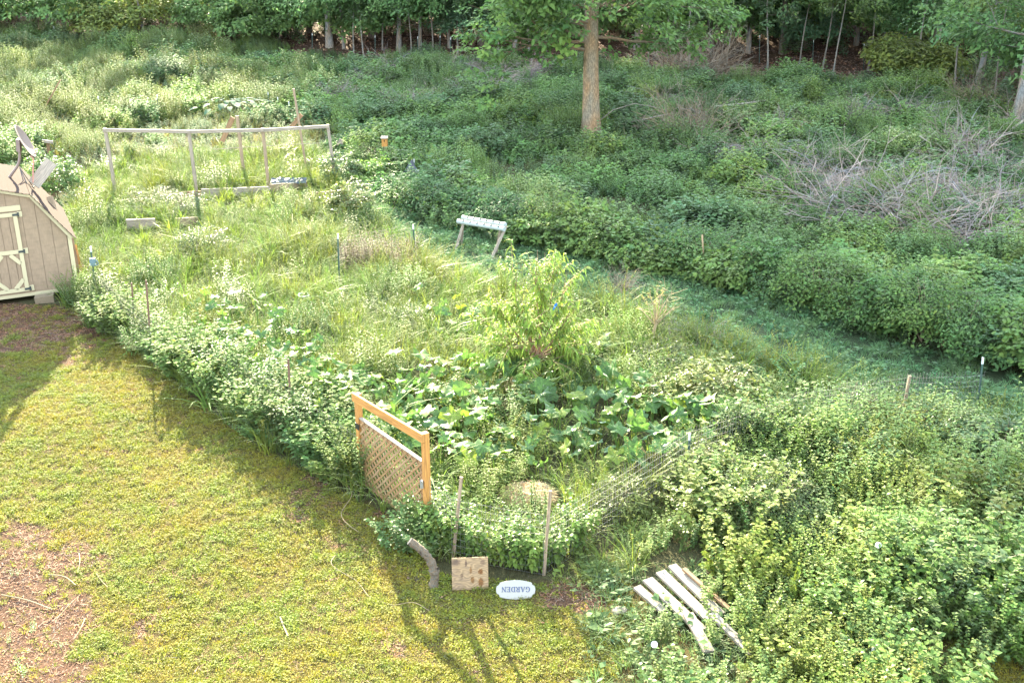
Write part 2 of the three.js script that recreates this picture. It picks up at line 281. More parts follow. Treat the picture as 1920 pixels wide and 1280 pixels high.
// a thicket grows in mounds, each of one kind of plant with its own height and tone
function thicket(bounds, perMetre, test, kinds, out, { size = [0.55, 1.3], high = [0.6, 1.15], fill = 9, skip } = {}) {
  for (const c of scatter(bounds, perMetre, test)) {
    const [x, , z, u, v] = c, kind = kinds(u, v, x, z), R = rr(...size), H = rr(...high) * (kind.high ?? 1), n = Math.max(3, Math.round(R * R * 3.14 * fill * (kind.fill ?? 1))), tone = jit(kind.color, 0.16);
    for (let k = 0; k < n; k++) {
      const a = rr(0, 6.283), r = Math.sqrt(rnd()), px = x + Math.cos(a) * r * R, pz = z + Math.sin(a) * r * R, py = height(px, pz);
      if (skip && skip(...project(px, py, pz))) continue;
      const tilt = 0.5 * r * r; out[kind.name].push([px, py - 0.02, pz, rr(0, 6.283), H * (1 - 0.42 * r * r) * rr(0.82, 1.15), Math.sin(a) * tilt + gauss() * 0.1, -Math.cos(a) * tilt + gauss() * 0.1, jit(tone, 0.12), 1]);
    }
  }
}
{ // the mown lawn, thin and yellow, worn through to the soil in patches
  const list = scatter([-19, 8, 9, 27], 520, (u, v, x, z) => (u > -520 && v < 1480 && (inLawn(u, v) || (u > 1780 && v > 1130)) ? 1 - 0.93 * bare(u, v, x, z) : 0)).map((p) => { const n = noise(p[0] * 0.5, p[2] * 0.5) * 0.5 + 0.5, m = noiseB(p[0] * 1.7, p[2] * 1.7) * 0.5 + 0.5; const w = noise(p[0] * 4, p[2] * 4); return put(p, rr(0.6, 1.1) * (0.75 + 0.35 * m) * (1 + 0.12 * w), [lerp(0.28, 0.20, n) + 0.05 * (1 - m), lerp(0.25, 0.28, m), lerp(0.016, 0.022, n)], { tilt: 0.25, jit: 0.2 }); });
  stuff('lawn_grass', 'short yellow-green mown lawn in front of the garden fence', 'grass', G.lawn, M.dull, list);
}
{ // the mown path in the shade, between garden and hedge
  const list = scatter([-12, 20, 16, 48], 40, (u, v) => (inPath(u, v) ? 0.95 : 0)).map((p) => { const n = noise(p[0] * 0.9, p[2] * 0.9); return put(p, rr(0.6, 1.4) * (1 + 0.45 * n), [0.16 + 0.03 * n, 0.31, 0.11], { tilt: 0.25, jit: 0.2 }); });
  const taller = scatter([-12, 20, 16, 48], 1.6, (u, v, x, z) => (inPath(u, v) && noiseB(x * 0.5, z * 0.5) > 0 ? 0.9 : 0)).map((p) => put(p, rr(0.4, 0.9), [0.16, 0.30, 0.09]));
  stuff('path_tussocks', 'longer grass tussocks growing on the shaded path', 'grass', [...G.grass, ...G.herb], M.dull, taller);
  stuff('path_grass', 'soft blue-green grass of the shaded path beside the hedge', 'grass', G.short, M.dull, list);
}
{ // the garden, overgrown
  const low = (u, v) => (inside(SQUASH, u, v) ? 0.28 : inside([[1040, 1075], [1085, 1010], [1290, 870], [1290, 930], [1110, 1085]], u, v) ? 0.4 : 1);
  const wireFront = (u, v) => inside([[1030, 1100], [1040, 1050], [1230, 925], [1300, 875], [1330, 930], [1200, 1045], [1130, 1100]], u, v);
  const openBed = (u, v) => (inside([[290, 360], [650, 356], [660, 400], [290, 408]], u, v) || inside([[225, 424], [385, 416], [395, 452], [225, 462]], u, v) ? 0.85 : 0);
  const keep = (u, v) => inGarden(u, v) && Math.hypot((u - 992) / 70, (v - 945) / 40) > 1 && Math.hypot((u - 1000) / 60, (v - 705) / 26) > 1 && rnd() > openBed(u, v) && !(u > 815 && u < 1070 && v > 1052) && !(wireFront(u, v) && rnd() < 0.88);
  const pts = scatter([-24, 18, 12.5, 48], 17, (u, v) => (keep(u, v) && u > -420 && u < 2260 ? low(u, v) : 0));
  stuff('garden_grass', 'tall pale seeding grass growing all over the garden', 'grass', G.grass, M.blade, pts.map((p) => { const n = noise(p[0] * 0.35, p[2] * 0.35); return put(p, rr(0.7, 1.45) * (1 + 0.3 * n), [0.20 + 0.04 * n, 0.285, 0.038], { tilt: 0.12, jit: 0.2 }); }));
  const tall = scatter([-16, 16, 12.5, 45], 4.2, (u, v, x, z) => (keep(u, v) && noiseB(x * 0.4, z * 0.4) > -0.1 ? 0.8 : 0));
  stuff('broad_bladed_grass', 'clumps of broad arching grass blades among garden weeds', 'grass', G.broadgrass, M.blade, tall.map((p) => put(p, rr(0.7, 1.5), [0.185, 0.29, 0.04], { jit: 0.2 })));
  const out = { herb: [], lance: [], bramble: [] };
  thicket([-24, 18, 12.5, 48], 0.75, (u, v) => (keep(u, v) ? low(u, v) : 0), () => { const r = rnd(); return r < 0.55 ? { name: 'herb', color: pick([[0.17, 0.29, 0.04], [0.20, 0.30, 0.04], [0.13, 0.24, 0.045]]), high: 0.75 } : r < 0.8 ? { name: 'lance', color: [0.20, 0.29, 0.055], high: 0.75, fill: 0.8 } : { name: 'bramble', color: [0.15, 0.26, 0.055], high: 0.7 }; }, out, { size: [0.3, 0.85], high: [0.6, 1.45], fill: 12, skip: (u, v) => (u > 815 && u < 1070 && v > 1045) || (wireFront(u, v) && rnd() < 0.92) });
  const fillers = scatter([-24, 18, 12.5, 48], 7, (u, v) => (keep(u, v) ? low(u, v) : 0)).map((p) => put(p, rr(0.5, 1.1), [0.16, 0.25, 0.05], { jit: 0.24 }));
  stuff('garden_weeds', 'low leafy weeds crowding between the garden grasses', 'weeds', G.froth, M.leaf, [...out.herb, ...fillers.map((f) => { f[4] *= 0.5; return f; })]);
  stuff('garden_stalk_weeds', 'upright narrow-leaved weeds standing about the garden', 'weeds', G.lance, M.leaf, out.lance);
  stuff('garden_broad_weeds', 'broad-leaved weed clumps standing about the garden', 'weeds', G.bramble, M.waxy, out.bramble);
  const fence = { herb: [], lance: [], bramble: [], grass: [] };
  for (const [a, b, n] of [[[150, 578], [290, 672], 13], [[290, 672], [540, 822], 20], [[540, 822], [672, 905], 10], [[1300, 900], [1500, 815], 4]]) for (let k = 0; k < n; k++) {   // ragged clumps, tall and low
    const t = (k + rnd()) / n, c = spot(lerp(a[0], b[0], t) + gauss() * 10 + 10, lerp(a[1], b[1], t) + gauss() * 8 - 8), kind = pick(['herb', 'herb', 'lance', 'bramble', 'bramble', 'grass']), H = { herb: 1.15, lance: 1, bramble: 1.25, grass: 1.5 }[kind] * pick([0.5, 0.85, 1.05, 1.2]), tone = jit([0.15, 0.25, 0.045], 0.2), R = rr(0.2, 0.45);
    for (let j = 0; j < 9 + R * 26; j++) { const w = rr(0, 6.28), r = R * Math.sqrt(rnd()), x = c.x + Math.cos(w) * r, z = c.z + Math.sin(w) * r; fence[kind].push([x, height(x, z) - 0.01, z, rr(0, 6.28), H * rr(0.6, 1), gauss() * 0.14, gauss() * 0.14, jit(tone, 0.14), 1]); }
  }
  stuff('fence_line_weeds', 'ragged leafy weeds grown up through the garden fence line', 'weeds', G.froth, M.dull, fence.herb);
  stuff('fence_line_stalks', 'narrow-leaved stalks grown up through the garden fence line', 'weeds', G.lance, M.leaf, fence.lance);
  stuff('fence_line_brambles', 'broad-leaved brambles grown up through the garden fence line', 'brambles', G.bramble, M.dull, fence.bramble);
  stuff('fence_line_grass', 'tall grass clumps standing in the garden fence line', 'grass', G.grass, M.blade, fence.grass);
}
{
  const list = scatter([-14, 6, 12, 46], 40, (u, v) => (inside([[290, 355], [650, 352], [660, 400], [290, 408]], u, v) || inside([[225, 420], [385, 412], [395, 452], [225, 462]], u, v) || inside([[150, 340], [200, 330], [220, 430], [190, 520], [150, 520]], u, v) || inside([[1030, 1105], [1040, 1050], [1230, 925], [1300, 875], [1330, 930], [1200, 1060], [1180, 1100]], u, v) ? 1 : 0)).map((p) => put(p, rr(0.6, 1.2), [0.22, 0.28, 0.05], { tilt: 0.2 }));
  stuff('bed_edge_grass', 'short green grass before the bed timbers and the wire fence', 'grass', G.short, M.dull, list);
}
{ // the field beyond the hedge and behind the trellis
  const bed = (u, v) => inside([[190, 300], [215, 240], [620, 235], [660, 330], [640, 345], [200, 360]], u, v);
  const out = { lance: [], bramble: [], nettle: [], herb: [] };
  thicket([-44, 48, 20, 76], 0.62, (u, v) => (u > -420 && u < 2260 && inField(u, v) ? (bed(u, v) ? 0.45 : 1) : 0), (u, v, x, z) => {
    const left = smooth(720, 350, u), r = rnd() + 0.25 * noise(x * 0.1, z * 0.1);
    if (r < 0.2 + 0.4 * left) return { name: 'lance', color: [lerp(0.19, 0.21, left), lerp(0.32, 0.28, left), lerp(0.07, 0.045, left)], high: bed(u, v) ? 0.55 : 1.05, fill: 0.8 };
    if (r < 0.72) return { name: 'bramble', color: pick([[0.14, 0.27, 0.06], [0.18, 0.31, 0.06], [0.12, 0.23, 0.065]]), high: bed(u, v) ? 0.5 : 1 };
    return { name: 'nettle', color: pick([[0.19, 0.33, 0.06], [0.24, 0.36, 0.055], [0.15, 0.27, 0.065]]), high: bed(u, v) ? 0.5 : 0.95 };
  }, out, { high: [0.55, 1.55] });
  const fillers = scatter([-44, 48, 20, 74], 2.6, (u, v) => (u > -420 && u < 2260 && inField(u, v) ? 1 : 0));
  for (const p of fillers) out.bramble.push(put(p, rr(0.35, 0.65), [0.11, 0.21, 0.06], { jit: 0.2 }));
  stuff('tall_field_weeds', 'tall narrow-leaved weeds filling the field up to the wood', 'weeds', G.lance, M.dull, out.lance);
  stuff('bramble_thicket', 'low dark-green brambles covering the shaded slope', 'brambles', G.bigbramble, M.dull, out.bramble);
  stuff('leafy_field_weeds', 'rounded leafy weed clumps dotted through the field', 'weeds', G.bignettle, M.dull, out.nettle);
  const light = scatter([-30, -6, 34, 62], 1.4, (u, v) => (u > -60 && u < 640 && inField(u, v) ? 0.9 : 0));
  stuff('pale_grass', 'pale dry grass tussocks in the sunlit weeds behind the trellis', 'grass', G.grass, M.blade, light.map((p) => put(p, rr(0.9, 1.5), [0.21, 0.21, 0.06])));
}
{ // ragged growth at the foot of the hedge, and the floor of the wood
  const foot = scatter([-12, 20, 16, 50], 5, (u, v) => (u > 630 && v > hedgeV(u) - 6 && v < hedgeV(u) + 26 ? 0.75 - (v - hedgeV(u)) / 40 : 0)).map((p) => put(p, rr(0.3, 0.75), pick([[0.14, 0.26, 0.06], [0.18, 0.30, 0.06], [0.11, 0.21, 0.06]])));
  stuff('hedge_foot_weeds', 'ragged weeds spilling from the hedge foot onto the path', 'weeds', [...G.bramble, ...G.herb], M.leaf, foot);
  const floor = scatter([-54, 56, 40, 98], 1.1, (u, v, x, z) => (v > -60 && v < edgeV(u) - (u > 600 && u < 1640 ? 46 : 14) && u > -420 && u < 2260 && noise(x * 0.15, z * 0.15) > -0.45 ? 1 : 0)).map((p) => put(p, rr(0.9, 1.9), pick([[0.14, 0.26, 0.07], [0.18, 0.30, 0.07], [0.11, 0.22, 0.08]])));
  stuff('wood_undergrowth', 'leafy undergrowth on the floor of the wood', 'undergrowth', [...G.bigbramble, ...G.bignettle], M.leaf, floor);
}
{ // the mound of broad-leaved weeds at the near corner of the garden
  const out = { nettle: [], bramble: [], herb: [] };
  thicket([-1, 14.5, 9.5, 21], 1.8, (u, v) => (u < 2260 && v < 1420 && inFront(u, v) ? (atBoards(u, v) ? 0.1 : 1) : 0), (u, v) => {
    const r = rnd(), edge = lerp(0.5, 1, smooth(1180, 1330, u));
    if (r < 0.42) return { name: 'nettle', color: pick([[0.17, 0.28, 0.036], [0.21, 0.30, 0.034], [0.14, 0.25, 0.04]]), high: edge };
    if (r < 0.66) return { name: 'bramble', color: pick([[0.17, 0.27, 0.045], [0.13, 0.23, 0.05], [0.23, 0.30, 0.045]]), high: edge * 1.1 };
    return { name: 'herb', color: pick([[0.19, 0.29, 0.036], [0.24, 0.30, 0.04], [0.14, 0.24, 0.04]]), high: edge * 1.05 };
  }, out, { size: [0.4, 0.9], high: [0.7, 1.3], fill: 13, skip: (u, v) => atBoards(u, v) && rnd() < 0.93 });
  const cover = scatter([-1, 14, 9.5, 21], 12, (u, v) => (u < 2260 && v < 1420 && inFront(u, v) ? (atBoards(u, v) ? 0.16 : 1) : 0)).map((p) => put(p, rr(0.4, 0.72), [0.16, 0.24, 0.045], { jit: 0.22 }));
  stuff('broad_leaved_weeds', 'dense mounds of broad-leaved weeds below the garden corner', 'weeds', G.nettle, M.leaf, [...out.nettle, ...cover]);
  stuff('rough_leaved_weeds', 'rough arching weeds mixed into the mounds at the garden corner', 'weeds', G.bramble, M.waxy, out.bramble);
  stuff('small_leaved_weeds', 'small-leaved yellowish weeds mixed into the mounds at the corner', 'weeds', G.froth, M.leaf, out.herb);
  const tall = scatter([5, 16, 11, 24], 2.2, (u, v) => (u > 1480 && u < 2260 && v > 790 && v < 1150 ? 0.9 : 0)).map((p) => put(p, rr(0.95, 1.35), [0.17, 0.29, 0.065]));
  stuff('tall_bright_weeds', 'tall bright-green leafy stalks rising above the broad-leaved weeds', 'weeds', G.lance, M.leaf, tall);
  const mid = scatter([2, 20, 14, 30], 9, (u, v) => (u > 1180 && u < 2260 && v > pathV(u) + 5 && v < 860 && !inFront(u, v) ? smooth(1150, 1450, u) : 0)).map((p) => put(p, rr(0.4, 0.8), [0.115, 0.24, 0.07], { jit: 0.22 }));
  stuff('corner_weeds', 'knee-high green weeds between the path and the steel posts', 'weeds', [...G.bramble, ...G.herb], M.leaf, mid);
  const under = scatter([-1.5, 6, 10, 16], 40, (u, v) => (u > 1100 && v > 1070 && v < 1380 && u < 1500 ? 0.7 : 0)).map((p) => put(p, rr(0.7, 1.6), [0.13, 0.21, 0.06]));
  stuff('low_ground_cover', 'low leafy ground cover around the weathered boards', 'ground cover', [...G.short], M.leaf, under);
}

// ------------------------------------------------------------------ trees
function sprig({ leaves = 14, span = 0.45, L = 0.11, W = 0.06, form = 'ovate', droop = 0.35, flat = 0.35, fine = false }) {   // a twig with its leaves; it grows along +x
  const s = new Shape3(); s.tube([V(0, 0, 0), V(span * 0.5, span * 0.06, 0), V(span, -span * 0.05, 0)], [0.006, 0.004, 0.002], [0.5, 0.4, 0.3]);
  for (let k = 0; k < leaves; k++) { const t = (k + rnd()) / leaves, side = k % 2 ? 1 : -1, d = V(rr(0.2, 0.9), gauss() * 0.35, side * rr(0.4, 1)).normalize(); s.leaf(V(span * t, gauss() * span * flat * 0.4, gauss() * span * flat), d, V(gauss() * 0.4, 1, gauss() * 0.4).normalize(), L * rr(0.75, 1.15), W * rr(0.75, 1.15), jit([1, 1, 1], 0.14), { droop, fold: 0.2, form, fine }); }
  return s.build();
}
const sprigs = {
  oak: many(3, () => sprig({ leaves: 22, span: 0.7, L: 0.22, W: 0.125, flat: 0.4, fine: true })),
  wood: many(3, () => sprig({ leaves: 24, span: 1.0, L: 0.2, W: 0.11, flat: 0.4 })),
  shrub: many(3, () => sprig({ leaves: 14, span: 0.38, L: 0.115, W: 0.085, flat: 0.4, fine: true })),
  small: many(2, () => sprig({ leaves: 16, span: 0.34, L: 0.07, W: 0.045, flat: 0.45 })),
};
function limb(s, from, dir, len, r0, c, depth, tips, bend = 0.25) {
  const pts = [from.clone()], rad = [r0], d = dir.clone(); const n = 4;
  for (let k = 1; k <= n; k++) { d.add(V(gauss() * bend, gauss() * bend * 0.6 + 0.05, gauss() * bend)).normalize(); pts.push(pts[k - 1].clone().addScaledVector(d, len / n)); rad.push(r0 * (1 - 0.75 * k / n)); }
  s.tube(pts, rad, c, r0 > 0.06 ? 6 : 4);
  for (let k = 1; k <= n; k++) tips.push([pts[k], d.clone(), k / n]);
  if (depth > 0) for (let k = 2; k <= n; k++) for (let j = 0; j < 2; j++) limb(s, pts[k], d.clone().add(V(gauss() * 0.9, rr(-0.2, 0.5), gauss() * 0.9)).normalize(), len * rr(0.45, 0.7), rad[k] * 0.7, c, depth - 1, tips, bend);
}
function tree({ name = 'tree', label, group, at, H, r, crownFrom, crownR, bark, leaf, sprigSet, clumps, lean = [0, 0], size = 1, limbs = 12, low = [] }) {
  const o = thing(name, label, 'tree', group, at), s = new Shape3(), b = new Shape3(), tips = [];
  const top = (t) => V(lean[0] * t * H + 0.12 * Math.sin(t * 5 + at.x), t * H, lean[1] * t * H + 0.12 * Math.cos(t * 4 + at.z) - 0.12);
  const pts = [], rad = []; for (let k = 0; k <= 14; k++) { const t = k / 14; pts.push(top(t).setY(t * H - 0.15)); rad.push(r * (1 - 0.85 * t) * (1 + 0.45 * Math.exp(-t * H * 2.2)) * (1 + 0.05 * noise(k, at.x))); }
  s.tube(pts, rad, bark, 12);
  for (let k = 0; k < limbs; k++) { const t = crownFrom + (0.97 - crownFrom) * (k + rnd()) / limbs, a = k * 2.4 + rnd(); limb(b, top(t), unit(rr(0.0, 0.7), a), crownR * (1 - 0.55 * (t - crownFrom) / (1 - crownFrom)) * rr(0.6, 0.95), r * 0.32 * (1.1 - t), bark, 1, tips); }
  for (const [t, a, len, el] of low) limb(b, top(t), unit(el ?? 0.1, a), len, r * 0.22, bark, 1, tips, 0.3);
  mesh("trunk", mergeGeometries([s.build(), b.build()]), M.bark, o);
  const lists = sprigSet.map(() => []);
  for (let k = 0; k < clumps; k++) {
    const [p, d] = pick(tips), q = p.clone().add(V(gauss(), gauss() * 0.8, gauss()).multiplyScalar(0.5 * size));
    lists[k % sprigSet.length].push([q.x, q.y, q.z, Math.atan2(-d.z, d.x) + gauss() * 0.9, size * rr(0.7, 1.25), gauss() * 0.5, gauss() * 0.4 - 0.15, jit(leaf, 0.2)]);
  }
  const crown = new THREE.Group(); crown.name = 'crown'; o.add(crown);
  sprigSet.forEach((g, i) => copies('foliage', crown, g, M.leaf, lists[i]).userData.kind = 'stuff');
  return o;
}
const GREYBARK = [0.46, 0.41, 0.35], DARKBARK = [0.24, 0.195, 0.155], TANBARK = [0.42, 0.31, 0.19];

// the oak that stands alone in the field
tree({ name: 'oak_tree', label: 'big oak with a straight tan trunk standing alone in the field', at: spot(1109, 268), H: 17, r: 0.36, crownFrom: 0.36, crownR: 4.6, bark: TANBARK, leaf: [0.17, 0.31, 0.075], sprigSet: sprigs.oak, clumps: 1500, limbs: 16,
  low: [[0.21, 3.2, 3.6, -0.08], [0.23, 2.7, 3.2, -0.1], [0.24, 0.2, 3.2, -0.08], [0.24, 3.5, 2.8, -0.15], [0.30, 3.3, 3.6, 0.05], [0.27, 2.6, 3.0, -0.05], [0.31, 0.1, 3.6, -0.05], [0.28, 0.9, 3.2, -0.1], [0.26, 3.9, 2.6, -0.1], [0.30, 5.4, 3.0, 0.1], [0.32, 1.6, 3.4, 0.05]] });

// the wood: the trunks that the photograph shows at its edge
const edgeTrunks = [ // [u, v of the foot, radius, height, crown from, lean x, bark]
  [92, 62, 0.12, 7.5, 0.62, -0.02, GREYBARK], [246, 52, 0.24, 8.2, 0.62, 0.0, DARKBARK], [264, 62, 0.07, 7, 0.6, 0.02, GREYBARK], [352, 56, 0.10, 7.4, 0.62, 0.03, GREYBARK], [432, 66, 0.11, 8.2, 0.6, -0.02, GREYBARK], [487, 72, 0.12, 8.6, 0.58, 0.02, DARKBARK], [578, 62, 0.16, 12, 0.45, 0.03, DARKBARK],
  [614, 88, 0.19, 19, 0.34, 0.0, GREYBARK], [642, 92, 0.08, 14, 0.4, 0.01, GREYBARK], [749, 97, 0.13, 21, 0.3, 0.0, GREYBARK], [785, 97, 0.10, 19, 0.3, 0.0, GREYBARK], [840, 90, 0.08, 17, 0.3, 0.0, GREYBARK], [905, 84, 0.16, 23, 0.28, 0.02, DARKBARK], [965, 92, 0.12, 20, 0.3, -0.02, GREYBARK], [1030, 84, 0.18, 24, 0.28, 0.0, DARKBARK], [1190, 92, 0.14, 22, 0.28, 0.02, GREYBARK],
  [1262, 105, 0.10, 18, 0.3, 0.04, GREYBARK], [1330, 95, 0.17, 23, 0.28, 0.0, DARKBARK], [1400, 100, 0.12, 21, 0.3, 0.02, GREYBARK], [1470, 102, 0.18, 23, 0.28, -0.01, DARKBARK], [1602, 84, 0.13, 22, 0.3, 0.02, GREYBARK], [1660, 96, 0.12, 20, 0.3, 0.0, GREYBARK], [1751, 136, 0.20, 22, 0.3, 0.02, GREYBARK], [1838, 170, 0.16, 21, 0.3, 0.05, GREYBARK], [1912, 238, 0.27, 22, 0.3, 0.02, GREYBARK], [2010, 250, 0.2, 20, 0.3, 0, GREYBARK], [700, 70, 0.2, 24, 0.3, 0, DARKBARK],
];
edgeTrunks.forEach(([u, v, r, H, cf, lean, bark], i) => {
  const tall = H > 10, at = spot(u, v);
  tree({ name: tall ? 'forest_tree' : 'young_tree', label: `${bark === DARKBARK ? 'dark' : 'grey'}-trunked ${tall ? 'forest tree' : 'young tree'} at the wood's edge, ${ORD[i]} trunk counting from the left`, group: 'trees along the edge of the wood', at, H, r, crownFrom: cf, crownR: tall ? 4.4 : 2.0, bark,
    leaf: tall ? [0.16, 0.31, 0.095] : [0.19, 0.29, 0.065], sprigSet: sprigs.wood, clumps: tall ? 760 : 90, limbs: tall ? 12 : 7, lean: [lean, 0], size: tall ? 1.15 : 0.8, low: tall ? [[0.17, rr(0, 6.28), 2.4, 0.0], [0.2, rr(0, 6.28), 2.6, -0.05], [0.23, rr(0.3, 2.8), 3.0, -0.1], [0.14, rr(0, 6.28), 1.8, 0.1]] : [] });
});
// thin saplings between them
[30, 128, 172, 215, 300, 390, 455, 530, 668, 690, 722, 768, 812, 862, 930, 985, 1215, 1290, 1365, 1440, 1500, 1545, 1575, 1630, 1690, 1720, 1790, 1865].forEach((u, i) => {
  const at = spot(u + gauss() * 5, edgeV(u) - rr(8, 24)), H = u < 560 ? rr(4.5, 6.5) : rr(5, 9);
  tree({ name: 'sapling', label: `thin pale-stemmed sapling at the foot of the wood, ${ORD[i]} counting from the left`, group: 'thin saplings along the wood', at, H, r: rr(0.035, 0.06), crownFrom: 0.4, crownR: 1.5, bark: [0.5, 0.45, 0.38], leaf: pick([[0.14, 0.26, 0.07], [0.12, 0.23, 0.09], [0.19, 0.29, 0.07]]), sprigSet: sprigs.oak, clumps: u < 560 ? 60 : 110, limbs: 7, lean: [gauss() * 0.06, 0], size: 0.9 });
});
// trees deeper in the wood
{
  const deep = []; let guard = 0;
  while (deep.length < 62 && guard++ < 4000) { const D = rr(71, 100), x = rr(-46, 48), lim = D > 70; if (!lim) continue; if (deep.some(([a, b]) => Math.hypot(a - x, b - D) < 3.1)) continue; deep.push([x, D]); }
  deep.sort((a, b) => a[0] / a[1] - b[0] / b[1]);
  deep.forEach(([x, D], i) => {
    const gap = x < -13 + (D - 70) * -0.25, z = -D, H = gap ? rr(6.5, 9) : rr(18, 25);
    tree({ name: gap ? 'young_tree' : 'forest_tree', label: gap ? 'small tree among the low growth deep in the wood' : 'tall tree deep in the dark wood behind its edge', group: gap ? 'small trees deep in the wood' : 'tall trees deep in the wood', at: V(x, height(x, z), z), H, r: gap ? 0.1 : rr(0.12, 0.24), crownFrom: gap ? 0.45 : 0.25, crownR: gap ? 2.1 : 4.2, bark: rnd() < 0.5 ? DARKBARK : GREYBARK, leaf: gap ? [0.15, 0.24, 0.07] : [0.10, 0.21, 0.09], sprigSet: sprigs.wood, clumps: gap ? 130 : 520, limbs: gap ? 6 : 9, size: gap ? 0.9 : 1.35 });
  });
}

// ------------------------------------------------------------------ shrubs
function shrub({ name = 'shrub', label, category = 'shrub', group, at, H, R, leaf, set = sprigs.shrub, clumps = 120, size = 1, stems = 9, mat = M.leaf, squash = 1, stemCol = [0.2, 0.15, 0.1] }) {
  const o = thing(name, label, category, group, at), s = new Shape3(), lists = set.map(() => []);
  for (let k = 0; k < stems; k++) { const a = k / stems * 6.283 + rnd(), e = rr(0.3, 0.85), p = V(Math.cos(a) * R * e, H * rr(0.55, 0.9), Math.sin(a) * R * e * squash); s.tube([V(Math.cos(a) * 0.06, -0.05, Math.sin(a) * 0.06), p.clone().multiplyScalar(0.5).add(V(gauss() * 0.06, 0.08, gauss() * 0.06)), p], [0.018, 0.012, 0.004], stemCol, 4); }
  for (let k = 0; k < clumps; k++) {
    const a = rr(0, 6.283), el = Math.asin(rr(-0.25, 1)), q = Math.pow(rnd(), 0.28) * (0.85 + 0.22 * noise(Math.cos(a) * 1.5 + at.x * 3, Math.sin(a) * 1.5 + el + at.z));
    const y = H * 0.42 + Math.sin(el) * H * 0.58 * q, x = Math.cos(a) * Math.cos(el) * R * q, z = Math.sin(a) * Math.cos(el) * R * q * squash;
    lists[k % set.length].push([x, Math.max(0.05, y), z, -a + gauss() * 0.5, size * rr(0.75, 1.25), gauss() * 0.5, el * 0.5 + gauss() * 0.3 - 0.25, jit(leaf, 0.14)]);
  }
  mesh('stems', s.build(), M.twig, o);
  const f = new THREE.Group(); f.name = 'foliage'; o.add(f); set.forEach((g, i) => { if (lists[i].length) copies('leaves', f, g, mat, lists[i]).userData.kind = 'stuff'; });
  return o;
}
{ // the hedge along the far side of the path
  let n = 0;
  for (let u = 652; u < 2200; u += lerp(26, 66, smooth(650, 1800, u))) {
    const p = spot(u + gauss() * 9, hedgeV(u) - rr(0, 22)), H = pick([rr(0.7, 0.95), rr(0.95, 1.3), rr(1.2, 1.55)]) * (u < 880 ? 0.62 : u > 1250 ? 1.2 : 1), tone = pick([[0.13, 0.26, 0.065], [0.16, 0.28, 0.06], [0.11, 0.225, 0.07], [0.19, 0.30, 0.065]]);
    shrub({ name: 'hedge_shrub', label: `leafy green hedge shrub beside the shaded path, ${ORD[n]} counting from the birdhouse end`, group: 'shrubs of the hedge along the path', at: p, H, R: rr(0.75, 1.15), leaf: tone, set: rnd() < 0.75 ? sprigs.shrub : sprigs.small, clumps: Math.round(190 * H), size: rr(0.8, 1.1) }); n++;
  }
}
// undergrowth along the foot of the wood
{
  let n = 0;
  for (const [u, v, H, R, c] of [[-330, 52, 3.4, 2.4, 0], [-230, 54, 3.8, 2.4, 0], [-130, 56, 3.2, 2.2, 1], [-60, 58, 3.6, 2.4, 0], [20, 60, 3.4, 2.4, 0], [150, 58, 3.8, 2.6, 0], [200, 66, 2.2, 1.8, 1], [310, 52, 3.2, 2.2, 1], [400, 66, 3.4, 2.2, 0], [470, 78, 3.0, 2.2, 0], [545, 72, 3.4, 2.0, 0], [680, 82, 3.6, 1.8, 0], [730, 62, 4.2, 2.3, 0], [800, 66, 4.4, 2.4, 0], [885, 90, 4.0, 2.4, 2], [930, 66, 4.6, 2.4, 0], [1010, 70, 4.2, 2.4, 0], [1085, 78, 3.4, 2.2, 0], [1160, 72, 4.2, 2.2, 0], [1240, 84, 3.8, 2.2, 0], [1310, 62, 4.4, 2.4, 0], [1380, 88, 3.6, 2.0, 0], [1430, 72, 4.4, 2.2, 0], [1510, 92, 3.4, 2.2, 2], [1560, 80, 4.6, 2.4, 0], [1640, 84, 4.2, 2.4, 0], [1700, 96, 4.4, 2.2, 0], [1800, 102, 4.6, 2.4, 0], [1880, 112, 4.4, 2.4, 0], [1700, 146, 2.2, 1.8, 1], [1745, 152, 1.9, 1.3, 1], [1960, 170, 4.2, 2.4, 0], [2060, 200, 4.0, 2.4, 0], [2160, 260, 4.0, 2.4, 0]])
    shrub({ name: 'wood_edge_bush', label: `${['dark green', 'light yellowish', 'blue-green'][c]} bush growing at the foot of the wood, ${ORD[n++]} in its row`, category: 'bush', group: 'bushes at the foot of the wood', at: spot(u, v), H, R, leaf: [[0.18, 0.32, 0.09], [0.27, 0.34, 0.07], [0.15, 0.30, 0.14]][c], set: sprigs.oak, clumps: 230, size: 1.1 });
}
